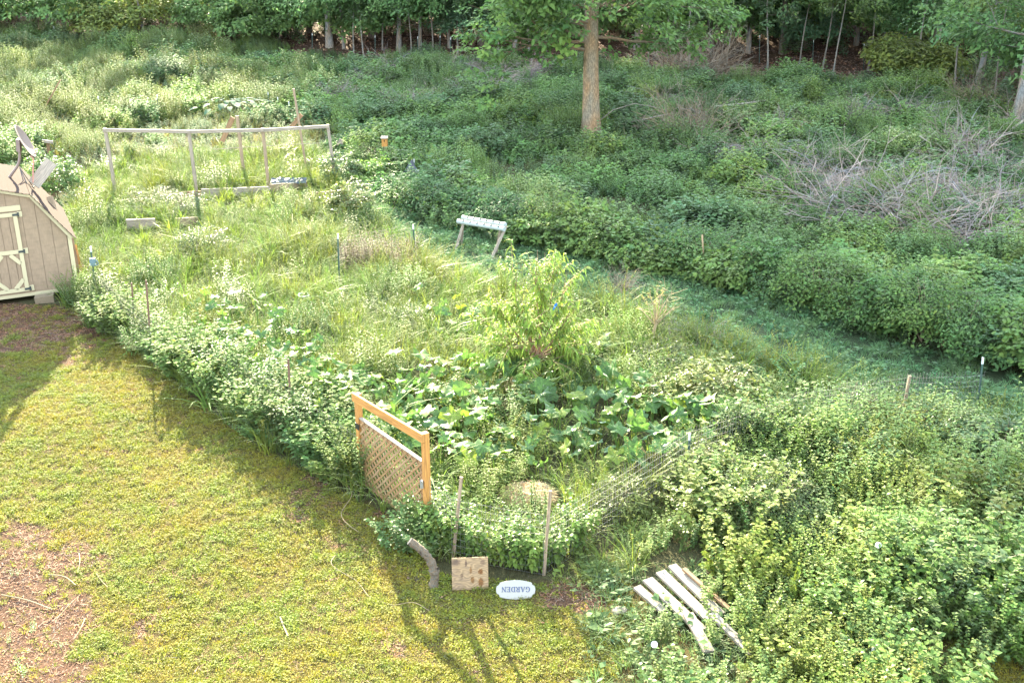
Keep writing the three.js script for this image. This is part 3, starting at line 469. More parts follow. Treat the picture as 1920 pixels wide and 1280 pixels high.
// single bushes in the field and the garden
for (const [u, v, H, R, leaf, label] of [
  [105, 372, 1.5, 0.85, [0.14, 0.25, 0.06], 'dense upright bush growing behind the storage shed'],
  [385, 478, 0.75, 0.75, [0.12, 0.17, 0.07], 'low round bush with small dark leaves in mid garden'],
  [660, 405, 1.1, 0.7, [0.19, 0.24, 0.07], 'yellow-green bush at the near end of the raised bed'],
  [640, 340, 0.9, 0.6, [0.14, 0.22, 0.08], 'small bush crowding the right-hand trellis post'],
  [285, 395, 0.75, 0.9, [0.17, 0.22, 0.10], 'pale flowering bush growing in the lower raised bed'],
  [345, 398, 0.6, 0.7, [0.15, 0.21, 0.09], 'smaller pale bush at the far end of lower raised bed'],
  [1235, 690, 0.45, 0.6, [0.10, 0.14, 0.06], 'low dark bush at the foot of the bare sapling'],
  [1250, 760, 0.6, 0.65, [0.21, 0.26, 0.06], 'yellow-green bush behind the squash patch'],
  [1340, 770, 0.95, 0.85, [0.19, 0.24, 0.06], 'taller yellow-green bush beside the squash patch'],
  [1325, 905, 0.7, 0.5, [0.17, 0.22, 0.065], 'glossy leafy bush grown through the wire fence'],
  [1395, 985, 0.85, 0.62, [0.16, 0.21, 0.065], 'rounded leafy bush just outside the wire fence'],
  [1460, 960, 0.75, 0.5, [0.15, 0.21, 0.07], 'small rounded bush between fence and broad-leaved weeds'],
  [1160, 960, 0.55, 0.3, [0.20, 0.25, 0.06], 'small vine-like bush clinging to the wire fence'],
  [1600, 800, 0.8, 0.8, [0.12, 0.21, 0.07], 'green bush on the shade line beside the leaning stake'],
  [1760, 830, 0.8, 0.8, [0.11, 0.20, 0.07], 'green bush below the tall steel post'],
  [1880, 880, 0.9, 0.9, [0.12, 0.21, 0.075], 'dark-leaved bush at the right edge above tall weeds'],
]) shrub({ label, at: spot(u, v), H, R, leaf, set: H < 0.9 ? sprigs.small : sprigs.shrub, clumps: Math.round(60 + 130 * H * R), size: H < 0.9 ? 0.8 : 0.75, mat: M.waxy });

// ------------------------------------------------------------------ brown brush, bare and twiggy
function brush(n, len, spread, c, arch = 0.5, sub = 3) {
  const s = new Shape3();
  for (let k = 0; k < n; k++) {
    const a = rr(0, 6.283), e = rr(0.15, 1.3) * (1 - spread * 0.5), L = len * rr(0.45, 1.1), d = unit(e, a), col = jit(c, 0.25), base = V(gauss() * 0.3, 0, gauss() * 0.3), pts = [base], r0 = rr(0.004, 0.011);
    for (let i = 1; i <= 6; i++) { d.add(V(gauss() * 0.28, gauss() * 0.22 - arch * 0.12, gauss() * 0.28)).normalize(); pts.push(pts[i - 1].clone().addScaledVector(d, L / 6)); }
    s.tube(pts, pts.map((_, i) => r0 * (1 - 0.13 * i)), col);
    for (let j = 0; j < sub; j++) { const i = 2 + Math.floor(rnd() * 4), p = pts[i], q = d.clone().add(V(gauss() * 1.1, gauss() * 0.8, gauss() * 1.1)).normalize(), l = L * rr(0.15, 0.4), m = p.clone().addScaledVector(q, l * 0.5).add(V(gauss() * 0.06, gauss() * 0.05, gauss() * 0.06)); s.tube([p, m, m.clone().addScaledVector(q.add(V(gauss() * 0.5, gauss() * 0.4, gauss() * 0.5)).normalize(), l * 0.5)], [r0 * 0.5, r0 * 0.4, 0.0012], col); }
  }
  return s.build();
}
const brushGeo = [brush(150, 1.3, 0.3, [0.25, 0.20, 0.185], 0.5, 4), brush(190, 1.4, 0.7, [0.25, 0.205, 0.18], 0.8, 4), brush(130, 1.5, 0.1, [0.22, 0.17, 0.12], 0.3, 4), brush(26, 1.5, 0.4, [0.06, 0.05, 0.045], 0.3, 6)];
for (const [u, v, k, s, label] of [
  [640, 196, 0, 1.2, 'dull mauve brush bush above the trellis end'], [768, 215, 0, 1.25, 'purplish-brown bare bush in the middle of the field'], [700, 165, 0, 1.1, 'faded twiggy bush near the top of the field'], [835, 200, 1, 1.0, 'low spreading brown brush between bare bush and oak'],
  [930, 165, 1, 1.5, 'broad grey brush against the foot of the wood'], [1000, 150, 0, 1.3, 'grey twiggy brush behind the oak leaves'], [1275, 150, 2, 2.3, 'tall bare brush clump at the wood\'s brown bank'], [1330, 140, 2, 2.0, 'second tall brush clump on the brown bank'],
  [1295, 272, 2, 1.8, 'large upright brown bush right of the oak trunk'], [1345, 240, 1, 1.3, 'spreading brown brush behind the large upright bush'], [1580, 262, 3, 1.5, 'blackened dead bush with crooked dark branches'], [1600, 235, 0, 1.3, 'greyish brush behind the blackened dead bush'],
  [1500, 370, 1, 1.5, 'pale dead brush heap, upper of the two big heaps'], [1580, 420, 1, 1.9, 'big heap of pale dead brush on the slope'], [1700, 440, 1, 2.0, 'big mauve dead brush heap near the right edge'], [1790, 300, 0, 1.7, 'mauve twiggy brush on the slope below the trunks'], [1850, 340, 1, 1.7, 'grey tangle of brush at the right edge'],
  [1830, 215, 2, 1.5, 'thin bare brush between two grey trunks'], [1905, 260, 1, 1.4, 'tangled bare brush at the foot of the big right trunk'], [1060, 178, 3, 1.3, 'dark thin-stemmed sapling clump left of the oak'], [1420, 300, 1, 1.2, 'sparse brown brush on the slope right of oak'], [1250, 640, 1, 0.55, 'dry pale twigs lying by the bare sapling'], [1320, 650, 1, 0.6, 'dry pale twigs in the grass beyond the sapling'],
  [890, 190, 0, 1.2, 'mauve-grey bush left of the oak leaves'], [730, 140, 1, 1.3, 'faint brown brush just below the brown bank'], [860, 140, 1, 1.3, 'grey brush below the bank, left of the oak'], [1330, 300, 1, 1.0, 'brown dead undergrowth below the upright bush'], [1240, 200, 1, 1.2, 'thin brown brush directly behind the pale arching branch'],
  [1560, 340, 1, 1.6, 'pale dead brush behind the two big heaps'], [1640, 380, 1, 1.8, 'matted dead brush between the two big heaps'], [1770, 400, 0, 1.7, 'mauve brush tangle above the right heap'], [1820, 460, 1, 1.7, 'greyish brush sprawling below the right heap'], [1880, 420, 0, 1.6, 'mauve brush at the picture edge beside the heaps'], [1460, 260, 0, 1.1, 'small mauve bush on the slope above the heaps'], [1700, 230, 1, 1.4, 'dry brush on the slope under the grey trunks'],
  [1165, 548, 2, 0.5, 'dry straw-coloured grass bush beside the path'],
]) { const o = thing('dead_brush', label, 'brush', 'dead brush on the slope', spot(u, v)); o.rotation.y = rr(0, 6.28); o.scale.setScalar(s * 1.06); mesh('branches', brushGeo[k], M.twig, o); }

// ------------------------------------------------------------------ fallen leaves under the trees, straw and chips on the bare soil
{
  const flake = many(3, () => { const s = new Shape3(); for (let k = 0; k < 7; k++) s.leaf(V(gauss() * 0.15, rr(0.005, 0.04), gauss() * 0.15), unit(rr(-0.1, 0.4), rr(0, 6.28)), V(gauss() * 0.5, 1, gauss() * 0.5).normalize(), rr(0.08, 0.14), rr(0.05, 0.08), jit([1, 1, 1], 0.25), { fine: false, fold: 0.5 }); return s.build(); });
  const list = scatter([-40, 44, 38, 92], 9, (u, v) => (v > -40 && v < edgeV(u) + 12 && u > -80 && u < 2000 ? 1 : 0)).map((p) => put(p, rr(0.8, 1.6), [0.24, 0.14, 0.10], { jit: 0.25 }));
  stuff('fallen_leaves', 'reddish-brown fallen leaves on the bank under the trees', 'leaves', flake, M.dry, list);
  const chip = many(3, () => { const s = new Shape3(); for (let k = 0; k < 6; k++) { const a = rr(0, 6.28), L = rr(0.02, 0.09), p = V(gauss() * 0.07, rr(0.004, 0.015), gauss() * 0.07); s.tube([p, p.clone().add(V(Math.cos(a) * L, rr(-0.004, 0.012), Math.sin(a) * L))], [0.0025, 0.0025], jit([1, 1, 1], 0.3)); } for (let k = 0; k < 3; k++) s.leaf(V(gauss() * 0.07, 0.01, gauss() * 0.07), unit(0.15, rr(0, 6.28)), V(gauss() * 0.3, 1, gauss() * 0.3).normalize(), rr(0.02, 0.045), rr(0.012, 0.025), jit([0.9, 0.8, 0.75], 0.3), { fine: false, fold: 0.4 }); return s.build(); });
  const soil = scatter([-13, 4, 10, 26], 130, (u, v, x, z) => (u > -100 && inLawn(u, v) && v < 1350 ? 0.12 + 0.88 * bare(u, v, x, z) : 0)).map((p) => put(p, rr(0.7, 1.5), [0.21, 0.12, 0.075], { jit: 0.3, tilt: 0.1 }));
  stuff('straw_litter', 'dry straw and wood chips scattered over the bare soil', 'litter', chip, M.dry, soil);
}

// ------------------------------------------------------------------ squash vines: every big leaf is a piece of its own
const squashGeo = many(6, () => {
  const s = new Shape3(), N = 15, c0 = s.v(0, 0, 0, [1, 1, 1], 0.5, 0.5), inn = [], out = [], cup = rr(0.15, 0.75), ph = rr(0, 6), tw = gauss() * 0.12;
  for (let k = 0; k <= N; k++) {
    const a = -2.85 + 5.7 * k / N, r = (0.76 + 0.19 * Math.cos(a * 5) + 0.08 * Math.cos(a)) * (1 + 0.04 * gauss()), wave = 0.13 * Math.sin(a * 4 + ph) + 0.06 * Math.sin(a * 9 + ph);
    inn.push(s.v(Math.sin(a) * r * 0.5, cup * 0.10 + wave * 0.2, Math.cos(a) * r * 0.5, [1, 1, 1], 0.5 + Math.sin(a) * r * 0.25, 0.5 + Math.cos(a) * r * 0.25));
    out.push(s.v(Math.sin(a) * r, cup * (0.55 - 0.35 * Math.cos(a)) * r * r - 0.12 + wave + tw * Math.sin(a), Math.cos(a) * r, [0.95, 0.97, 0.9], 0.5 + Math.sin(a) * r * 0.5, 0.5 + Math.cos(a) * r * 0.5));
    if (k) s.i.push(c0, inn[k - 1], inn[k], inn[k - 1], out[k - 1], inn[k], inn[k], out[k - 1], out[k]);
  }
  return s.build();
});
const stalkGeo = (() => { const s = new Shape3(); s.tube([V(0, 0.02, 0), V(0.02, -0.5, -0.04), V(0.05, -1, 0.03)], [0.012, 0.016, 0.02], [0.55, 0.75, 0.4], 4); return s.build(); })();
const squashMats = [[0.17, 0.35, 0.075], [0.21, 0.39, 0.07], [0.15, 0.31, 0.085], [0.28, 0.46, 0.06], [0.38, 0.50, 0.06]].map((c) => { const m = M.squash.clone(); m.color.setRGB(...c); return m; });
const stalkMat = leafy({ clearcoat: 0.2, transmission: 0.2 }); stalkMat.color.setRGB(0.22, 0.30, 0.10);
function squashVine(label, count, poly, hMin, hMax, size, origin) {
  const o = thing('squash_vine', label, 'squash plant', 'squash vines in the garden', spot(...origin)), us = poly.map((p) => p[0]), vs = poly.map((p) => p[1]); let n = 0, guard = 0; const used = [];
  while (n < count && guard++ < 9000) {
    const u = rr(Math.min(...us), Math.max(...us)), v = rr(Math.min(...vs), Math.max(...vs)); if (!inside(poly, u, v)) continue;
    const p = spot(u, v), h = rr(hMin, hMax) * (0.85 + 0.25 * noise(p.x * 0.8, p.z * 0.8)), R = size * rr(0.6, 1.15);
    if (used.some((q) => Math.hypot(q.x - p.x, q.z - p.z) < size * 0.62)) { if (rnd() < 0.75) continue; } used.push(p);
    const m = mesh('leaf', pick(squashGeo), rnd() < 0.82 ? squashMats[Math.floor(rnd() * 3)] : squashMats[3 + Math.floor(rnd() * 2)], o); m.position.copy(local(o, V(p.x, p.y + h, p.z)));
    m.rotation.set(gauss() * 0.55 + 0.2, rr(0, 6.283), gauss() * 0.5, 'YXZ'); m.scale.setScalar(R);
    const st = mesh('stalk', stalkGeo, stalkMat, o); st.position.copy(m.position); st.rotation.set(gauss() * 0.15, rr(0, 6.28), gauss() * 0.15); st.scale.set(0.6, h, 0.6); n++;
  }
  return o;
}
squashVine('sprawling patch of large squash leaves filling the bed behind the gate', 285, SQUASH, 0.3, 0.75, 0.225, [960, 810]);
squashVine('squash vine climbing over the garden fence beside the lawn', 130, FENCEVINE, 0.5, 1.05, 0.175, [520, 720]);
squashVine('few shaded squash leaves on the ground beside the bare sapling', 22, [[1090, 640], [1210, 650], [1215, 690], [1130, 700], [1060, 690]], 0.18, 0.4, 0.22, [1150, 680]);
squashVine('small squash plant with upright leaves left of the peach tree', 26, [[780, 575], [900, 590], [890, 640], [800, 640]], 0.3, 0.7, 0.16, [840, 620]);
squashVine('squash leaves trailing past the wire fence to the right', 30, [[1250, 800], [1400, 810], [1410, 850], [1270, 850]], 0.5, 0.75, 0.19, [1330, 835]);

// ------------------------------------------------------------------ peach tree
{
  const at = spot(1002, 712), o = thing('peach_tree', 'young peach tree with long drooping yellow-green leaves in mid garden', 'tree', null, at), b = new Shape3(), f = new Shape3(), tips = [];
  b.tube([V(0, -0.05, 0), V(0.02, 0.3, 0.02), V(-0.02, 0.6, 0)], [0.05, 0.042, 0.036], [0.22, 0.15, 0.1], 7);
  const arms = [[1.25, 2.4, 1.7], [1.15, -0.3, 1.75], [0.95, 3.1, 1.5], [0.85, 0.3, 1.35], [0.9, 1.6, 1.5], [0.9, 4.7, 1.4], [0.5, 3.3, 1.25], [0.5, 0.0, 1.1], [0.35, 4.0, 1.0], [0.35, 5.3, 1.0], [0.4, 2.2, 1.0], [1.4, 1.2, 1.9], [1.35, -1.2, 2.0], [0.2, 3.0, 0.9], [0.2, 0.2, 0.8], [-0.15, 2.6, 0.85], [-0.15, 0.8, 0.8], [-0.1, 4.4, 0.8], [-0.2, 5.6, 0.8], [0.0, 1.7, 0.8], [1.5, 0.5, 2.15], [1.3, 2.9, 1.95], [1.3, 5.6, 1.9]];
  for (const [el, a, L] of arms) {
    const d = unit(el, a), pt = (t) => V(0, 0.5, 0).addScaledVector(d, L * t).add(V(0.1 * Math.sin(4 * t + a), 0.12 * Math.sin(2.5 * t), 0.1 * Math.cos(3 * t + a)));
    b.tube([0, 0.25, 0.5, 0.75, 1].map(pt), [0.024, 0.018, 0.012, 0.007, 0.003], [0.24, 0.15, 0.09], 5);
    for (let k = 0; k < 9; k++) { const t0 = rr(0.25, 0.9), q = pt(t0), e = d.clone().add(V(gauss() * 0.7, rr(-0.5, 0.3), gauss() * 0.9)).normalize(), l2 = rr(0.35, 0.75); b.tube([q, q.clone().addScaledVector(e, l2 * 0.5).add(V(0, 0.03, 0)), q.clone().addScaledVector(e, l2)], [0.008, 0.006, 0.002], [0.25, 0.17, 0.09]); for (let j = 0; j < 9; j++) tips.push([q.clone().addScaledVector(e, l2 * (j + rnd()) / 9), e]); }
    for (let j = 0; j < 16; j++) tips.push([pt(0.25 + 0.75 * (j + rnd()) / 26), d]);
  }
  for (const [q, e] of tips) for (let j = 0; j < 2; j++) { const az = rr(0, 6.283), dd = unit(rr(-0.2, 0.7), az).addScaledVector(e, 0.5).normalize(); f.leaf(q, dd, V(gauss() * 0.3, 1, gauss() * 0.3).normalize(), rr(0.15, 0.22), rr(0.034, 0.044), jit([0.25, 0.37, 0.05], 0.28), { droop: rr(0.5, 1.4), fold: 0.35, form: 'lance' }); }
  mesh('trunk', b.build(), M.twig, o); mesh('crown', f.build(), M.leaf, o);
  const rib = new Shape3(), rp = V(0.42, 1.72, 0.25); for (let k = 0; k < 4; k++) rib.leaf(rp, unit(-0.5 + gauss() * 0.6, rr(0, 6.28)), V(gauss(), 0.5, gauss()).normalize(), 0.16, 0.05, [0.03, 0.20, 0.62], { droop: 0.4 });
  const tie = mesh('plant_tie', rib.build(), M.dry); tie.position.copy(at); tag(tie, 'bright blue plastic ribbon tied in the peach tree', 'ribbon');
}
{ // the sapling with hardly any leaves
  const at = spot(1214, 656), o = thing('bare_sapling', 'nearly bare pale sapling with a few yellow leaves by the path', 'sapling', null, at), b = new Shape3(), f = new Shape3(), c = [0.30, 0.23, 0.13];
  const fork = over(at, 1232, 598).sub(at); b.tube([V(0, -0.05, 0), fork.clone().multiplyScalar(0.5).add(V(0.02, 0, 0.02)), fork], [0.045, 0.035, 0.03], c, 6);
  for (const [u, v, dz] of [[1213, 545, 0.1], [1206, 560, -0.2], [1240, 530, 0.2], [1246, 520, -0.1], [1262, 545, 0.1], [1270, 550, -0.3], [1258, 570, 0.3], [1192, 572, 0.2], [1240, 545, -0.4], [1225, 548, 0.4], [1272, 574, 0]]) {
    const e = over(at, u, v).sub(at).add(V(0, 0, dz)), m = fork.clone().lerp(e, rr(0.35, 0.6)).add(V(gauss() * 0.09, gauss() * 0.06, gauss() * 0.09)), m2 = m.clone().lerp(e, 0.5).add(V(gauss() * 0.07, gauss() * 0.05, gauss() * 0.07)); b.tube([fork.clone().multiplyScalar(rr(0.72, 1)), m, m2, e], [0.014, 0.009, 0.005, 0.002], c, 4);
    for (let k = 0; k < 5; k++) { const q = m.clone().lerp(e, rr(0, 0.8)), w = q.clone().add(V(gauss() * 0.2, rr(-0.02, 0.2), gauss() * 0.2)), y = w.clone().add(V(gauss() * 0.12, rr(-0.05, 0.1), gauss() * 0.12)); b.tube([q, w, y], [0.004, 0.003, 0.001], c); }
    if (u < 1245) for (let k = 0; k < 9; k++) f.leaf(m.clone().lerp(e, rr(0.3, 1)), unit(rr(-0.2, 0.8), rr(0, 6.28)), UP, 0.07, 0.035, jit([0.42, 0.40, 0.06], 0.12), { fine: false });
  }
  mesh('trunk', b.build(), M.twig, o); mesh('leaves', f.build(), M.leaf, o);
}
// dead stems standing in the hedge
for (const [u, v, u2, v2, r, label] of [[1769, 648, 1784, 574, 0.05, 'broken dead trunk standing against the hedge'], [1236, 486, 1238, 448, 0.03, 'thin dead stem poking from the hedge'], [1318, 520, 1317, 440, 0.025, 'dark dead stem in the hedge beyond the sapling'], [1555, 520, 1562, 492, 0.03, 'short dead branch stub at the top of hedge']]) {
  const at = spot(u, v), o = thing('dead_sapling', label, 'dead sapling', null, at), s = new Shape3(), t = over(at, u2, v2).sub(at), c = [0.40, 0.28, 0.17];
  s.tube([V(0, -0.05, 0), t.clone().multiplyScalar(0.5).add(V(0.02, 0, 0.02)), t], [r * 1.2, r, r * 0.9], c, 6);
  if (r > 0.04) for (let k = 0; k < 9; k++) s.tube([t.clone().multiplyScalar(0.94), t.clone().add(V(gauss() * 0.11, rr(0.03, 0.14), gauss() * 0.11))], [r * 0.35, 0.004], c);
  mesh('stem', s.build(), M.twig, o);
}
// pale fallen branches and trunks
for (const [pts, r, label] of [
  [[[1170, 232, 0.5], [1215, 222, 0.75], [1252, 214, 0.9]], 0.05, 'pale fallen branch propped up beside the oak trunk'],
  [[[1124, 226, 0.7], [1150, 206, 1.2], [1190, 194, 1.4], [1232, 202, 1.0]], 0.025, 'thin pale branch arching out from the oak'],
  [[[1340, 200, 0.7], [1395, 194, 0.9], [1440, 188, 0.9]], 0.07, 'silvery fallen trunk lying across the slope'],
  [[[1485, 205, 0.7], [1530, 222, 0.7], [1568, 224, 0.8]], 0.03, 'thin grey fallen limb left of the blackened bush'],
  [[[1725, 255, 0.7], [1745, 268, 0.8], [1752, 300, 0.6]], 0.03, 'pale bent limb hanging over the mauve brush'],
  [[[1870, 262, 0.5], [1900, 240, 0.8], [1935, 215, 1.0]], 0.08, 'bent pale limb at the foot of the right-hand trunk'],
  [[[1565, 615, 0.02], [1590, 575, 0.35], [1614, 552, 0.6]], 0.018, 'thin pale stick leaning out of the hedge'],
]) {
  const s = new Shape3(), q = pts.map(([u, v, h]) => { const d = rayTo(u, v), t = (EYE - h) / -d.y; return V(d.x * t, h, d.z * t); }); const mz = q.reduce((a, p) => a + p.z, 0) / q.length;
  const w = q.map((p, i) => over(V(0, 0, lerp(p.z, mz, 0.8)), pts[i][0], pts[i][1])); s.tube(w, w.map((_, i) => r * 0.75 * (1 - 0.5 * i / w.length)), [0.27, 0.24, 0.20], 6);
  for (let i = 1; i < w.length; i++) for (let j = 0; j < 4; j++) { const a = w[i - 1].clone().lerp(w[i], rnd()); s.tube([a, a.clone().add(V(gauss() * 0.25, rr(-0.1, 0.35), gauss() * 0.25))], [r * 0.3, 0.004], [0.25, 0.22, 0.18]); }
  tag(mesh('fallen_branch', s.build(), M.twig), label, 'branch', 'fallen branches');
}

// ------------------------------------------------------------------ shed
const shedAt = spot(146, 553), shedTurn = THREE.MathUtils.degToRad(26);
const shed = thing('storage_shed', 'tan barn-style storage shed with cream trim at the lawn edge', 'shed', null, shedAt); shed.rotation.y = shedTurn;
{ // local axes: x along the front (the corner at 0, the rest at negative x), z towards the lawn
  const W = 3.7, WALL = 1.28, KX = 0.74, KY = 2.36, PEAK = 2.68, DEEP = 3.0, F = 0.2;
  const sideTex = tex(256, 256, (x, y) => { const k = 0.93 + 0.03 * noise(x * 5, y * 3) + 0.03 * noiseB(x * 40, y * 6) - 0.05 * Math.max(0, noise(x * 2.3 + 7, y * 9)); return [k, k * 0.985, k * 0.96]; }), siding = std(0.29, 0.22, 0.155, { map: sideTex, roughness: 0.9, bumpMap: soilBump, bumpScale: 0.002 }), cream = std(0.42, 0.375, 0.235, { roughness: 0.7 }), shingle = new THREE.MeshPhysicalMaterial({ color: new THREE.Color(0.10, 0.07, 0.06), map: soilTex, roughness: 1, specularIntensity: 0.15 }), iron = std(0.03, 0.04, 0.04, { roughness: 0.5 });
  const roofY = (x) => { const e = Math.min(-x, W + x); return e < KX ? lerp(WALL, KY, e / KX) : lerp(KY, PEAK, (e - KX) / (W / 2 - KX)); };
  const board = (x0, x1, name, parent, z, m) => {                    // one board of the siding, cut to the roof line
    const xs = [x0, ...[-KX, -W / 2, -W + KX].filter((x) => x < x0 && x > x1), x1], sh = new THREE.Shape(); sh.moveTo(x0, F); for (const x of xs) sh.lineTo(x, F + roofY(x) - 0.02); sh.lineTo(x1, F);
    const g = new THREE.ExtrudeGeometry(sh, { depth: 0.022, bevelEnabled: true, bevelSize: 0.004, bevelThickness: 0.004, bevelSegments: 1 }); g.translate(0, 0, z); return mesh(name, g, m, parent);
  };
  const backing = new THREE.Shape(); backing.moveTo(0, F); backing.lineTo(0, F + WALL); backing.lineTo(-KX, F + KY); backing.lineTo(-W / 2, F + PEAK); backing.lineTo(-W + KX, F + KY); backing.lineTo(-W, F + WALL); backing.lineTo(-W, F);
  const bg = new THREE.ExtrudeGeometry(backing, { depth: DEEP - 0.12, bevelEnabled: false }); bg.translate(0, -0.03, -DEEP + 0.06);
  mesh('wall', bg, std(0.22, 0.165, 0.12), shed);
  const n = 12, bw = (W - 0.12) / n;
  for (let k = 0; k < n; k++) board(-0.06 - k * bw - 0.006, -0.06 - (k + 1) * bw + 0.006, 'siding_board', shed, -0.05, siding);
  const trim = (a, b, w, parent, z = 0, name = 'trim') => bar(V(a[0], a[1], z), V(b[0], b[1], z), w, 0.03, cream, name, parent);
  trim([0.0, F - 0.02], [0.0, F + WALL], 0.09, shed, -0.02, 'corner_trim'); trim([-W, F - 0.02], [-W, F + WALL], 0.09, shed, -0.02, 'corner_trim');
  for (const [a, b] of [[[0.05, F + WALL - 0.04], [-KX + 0.02, F + KY + 0.0]], [[-KX, F + KY], [-W / 2, F + PEAK]], [[-W / 2, F + PEAK], [-W + KX, F + KY]], [[-W + KX - 0.02, F + KY], [-W - 0.05, F + WALL - 0.04]]]) trim(a, b, 0.075, shed, 0.02, 'roof_trim');
  const roof = new THREE.Group(); roof.name = 'roof'; shed.add(roof);
  const slope = (a, b) => {                                          // courses of shingles, each lapping the one below
    const dx = b[0] - a[0], dy = b[1] - a[1], L = Math.hypot(dx, dy), c = Math.max(1, Math.round(L / 0.14)), nx = -dy / L * Math.sign(-dx || 1), ny = Math.abs(dx) / L;
    const side = a[0] > -W / 2 ? 1 : -1;
    for (let k = 0; k < c; k++) { const t0 = k / c, t1 = (k + 1.12) / c, A = V(a[0] + dx * t0 + side * Math.abs(dy) / L * 0.05, a[1] + dy * t0 + ny * 0.05, 0), B = V(a[0] + dx * Math.min(1, t1) + side * Math.abs(dy) / L * 0.036, a[1] + dy * Math.min(1, t1) + ny * 0.036, 0); const g = bar(A.setZ(-DEEP / 2 + 0.03), B.setZ(-DEEP / 2 + 0.03), DEEP + 0.14, 0.01, shingle, null, null, V(side * Math.abs(dy) / L, ny, 0)); mesh('shingle_course', g, shingle, roof); }
  };
  slope([0.1, F + WALL - 0.08], [-KX, F + KY]); slope([-KX, F + KY], [-W / 2, F + PEAK]); slope([-W - 0.1, F + WALL - 0.08], [-W + KX, F + KY]); slope([-W + KX, F + KY], [-W / 2, F + PEAK]);
  for (const s of [0, 1]) {                                          // the double doors
    const door = new THREE.Group(); door.name = 'door'; shed.add(door); const x0 = s ? -2.62 : -1.06, x1 = s ? -1.87 : -1.82, xa = Math.max(x0, x1), xb = Math.min(x0, x1), y0 = F + 0.08, y1 = F + 2.0, ym = y0 + 0.98;
    for (let k = 0; k < 4; k++) { const w = (xa - xb) / 4, g = boxGeo(w - 0.01, y1 - y0, 0.02); g.translate(xa - w * (k + 0.5), (y0 + y1) / 2, -0.01); mesh('door_board', g, siding, door); }
    const t = (a, b) => bar(V(...a, 0.014), V(...b, 0.014), 0.09, 0.022, cream, 'door_trim', door);
    t([xa - 0.045, y0], [xa - 0.045, y1]); t([xb + 0.045, y0], [xb + 0.045, y1]);
    for (const y of [y0 + 0.045, ym, y1 - 0.045]) t([xa - 0.09, y], [xb + 0.09, y]);
    for (const [cx, sx] of [[xa - 0.09, -1], [xb + 0.09, 1]]) { t([cx, y0 + 0.3], [cx + sx * 0.2, y0 + 0.08]); t([cx, ym - 0.29], [cx + sx * 0.2, ym - 0.06]); }
    for (const y of [y0 + 0.06, ym, y1 - 0.05]) { const hx = s ? xb : xa, g = boxGeo(0.14, 0.05, 0.012); g.translate(hx + (s ? 0.03 : -0.03), y, 0.034); const h = mesh('hinge', g, iron, door); const pg = new THREE.CylinderGeometry(0.016, 0.016, 0.1, 8); pg.translate(hx + (s ? -0.03 : 0.03), y, 0.03); mesh('hinge_pin', pg, iron, door); const pl = boxGeo(0.1, 0.13, 0.018); pl.translate(hx + (s ? -0.06 : 0.06), y, 0.0); mesh('hinge_block', pl, cream, door); }
  }
  trim([-0.96, F + 2.1], [-2.72, F + 2.1], 0.12, shed, 0.0, 'door_header'); trim([0, F - 0.02], [-W, F - 0.02], 0.08, shed, -0.035, 'sill_trim');
  for (const x of [-0.55, -3.1]) { const g = boxGeo(0.12, 0.17, DEEP - 0.3); g.translate(x, 0.08, -DEEP / 2 - 0.1); mesh('skid', g, M.oldwood, shed); }
  const block = mesh('concrete_block', boxGeo(0.42, 0.2, 0.22), std(0.33, 0.26, 0.17, { map: soilTex, roughness: 0.95 })); block.position.copy(spot(84, 566)).add(V(0, 0.07, 0)); block.rotation.set(0.04, 0.3, 0.05); tag(block, 'tan concrete block under the shed front', 'block');
  const peg = mesh('wood_shim', boxGeo(0.12, 0.08, 0.2), M.oldwood); peg.position.copy(spot(82, 553)).add(V(0, 0.16, -0.1)); tag(peg, 'small wooden shim between block and shed floor', 'shim');
}
const shedPoint = (x, y, z) => V(x, y, z).applyAxisAngle(UP, shedTurn).add(shedAt);

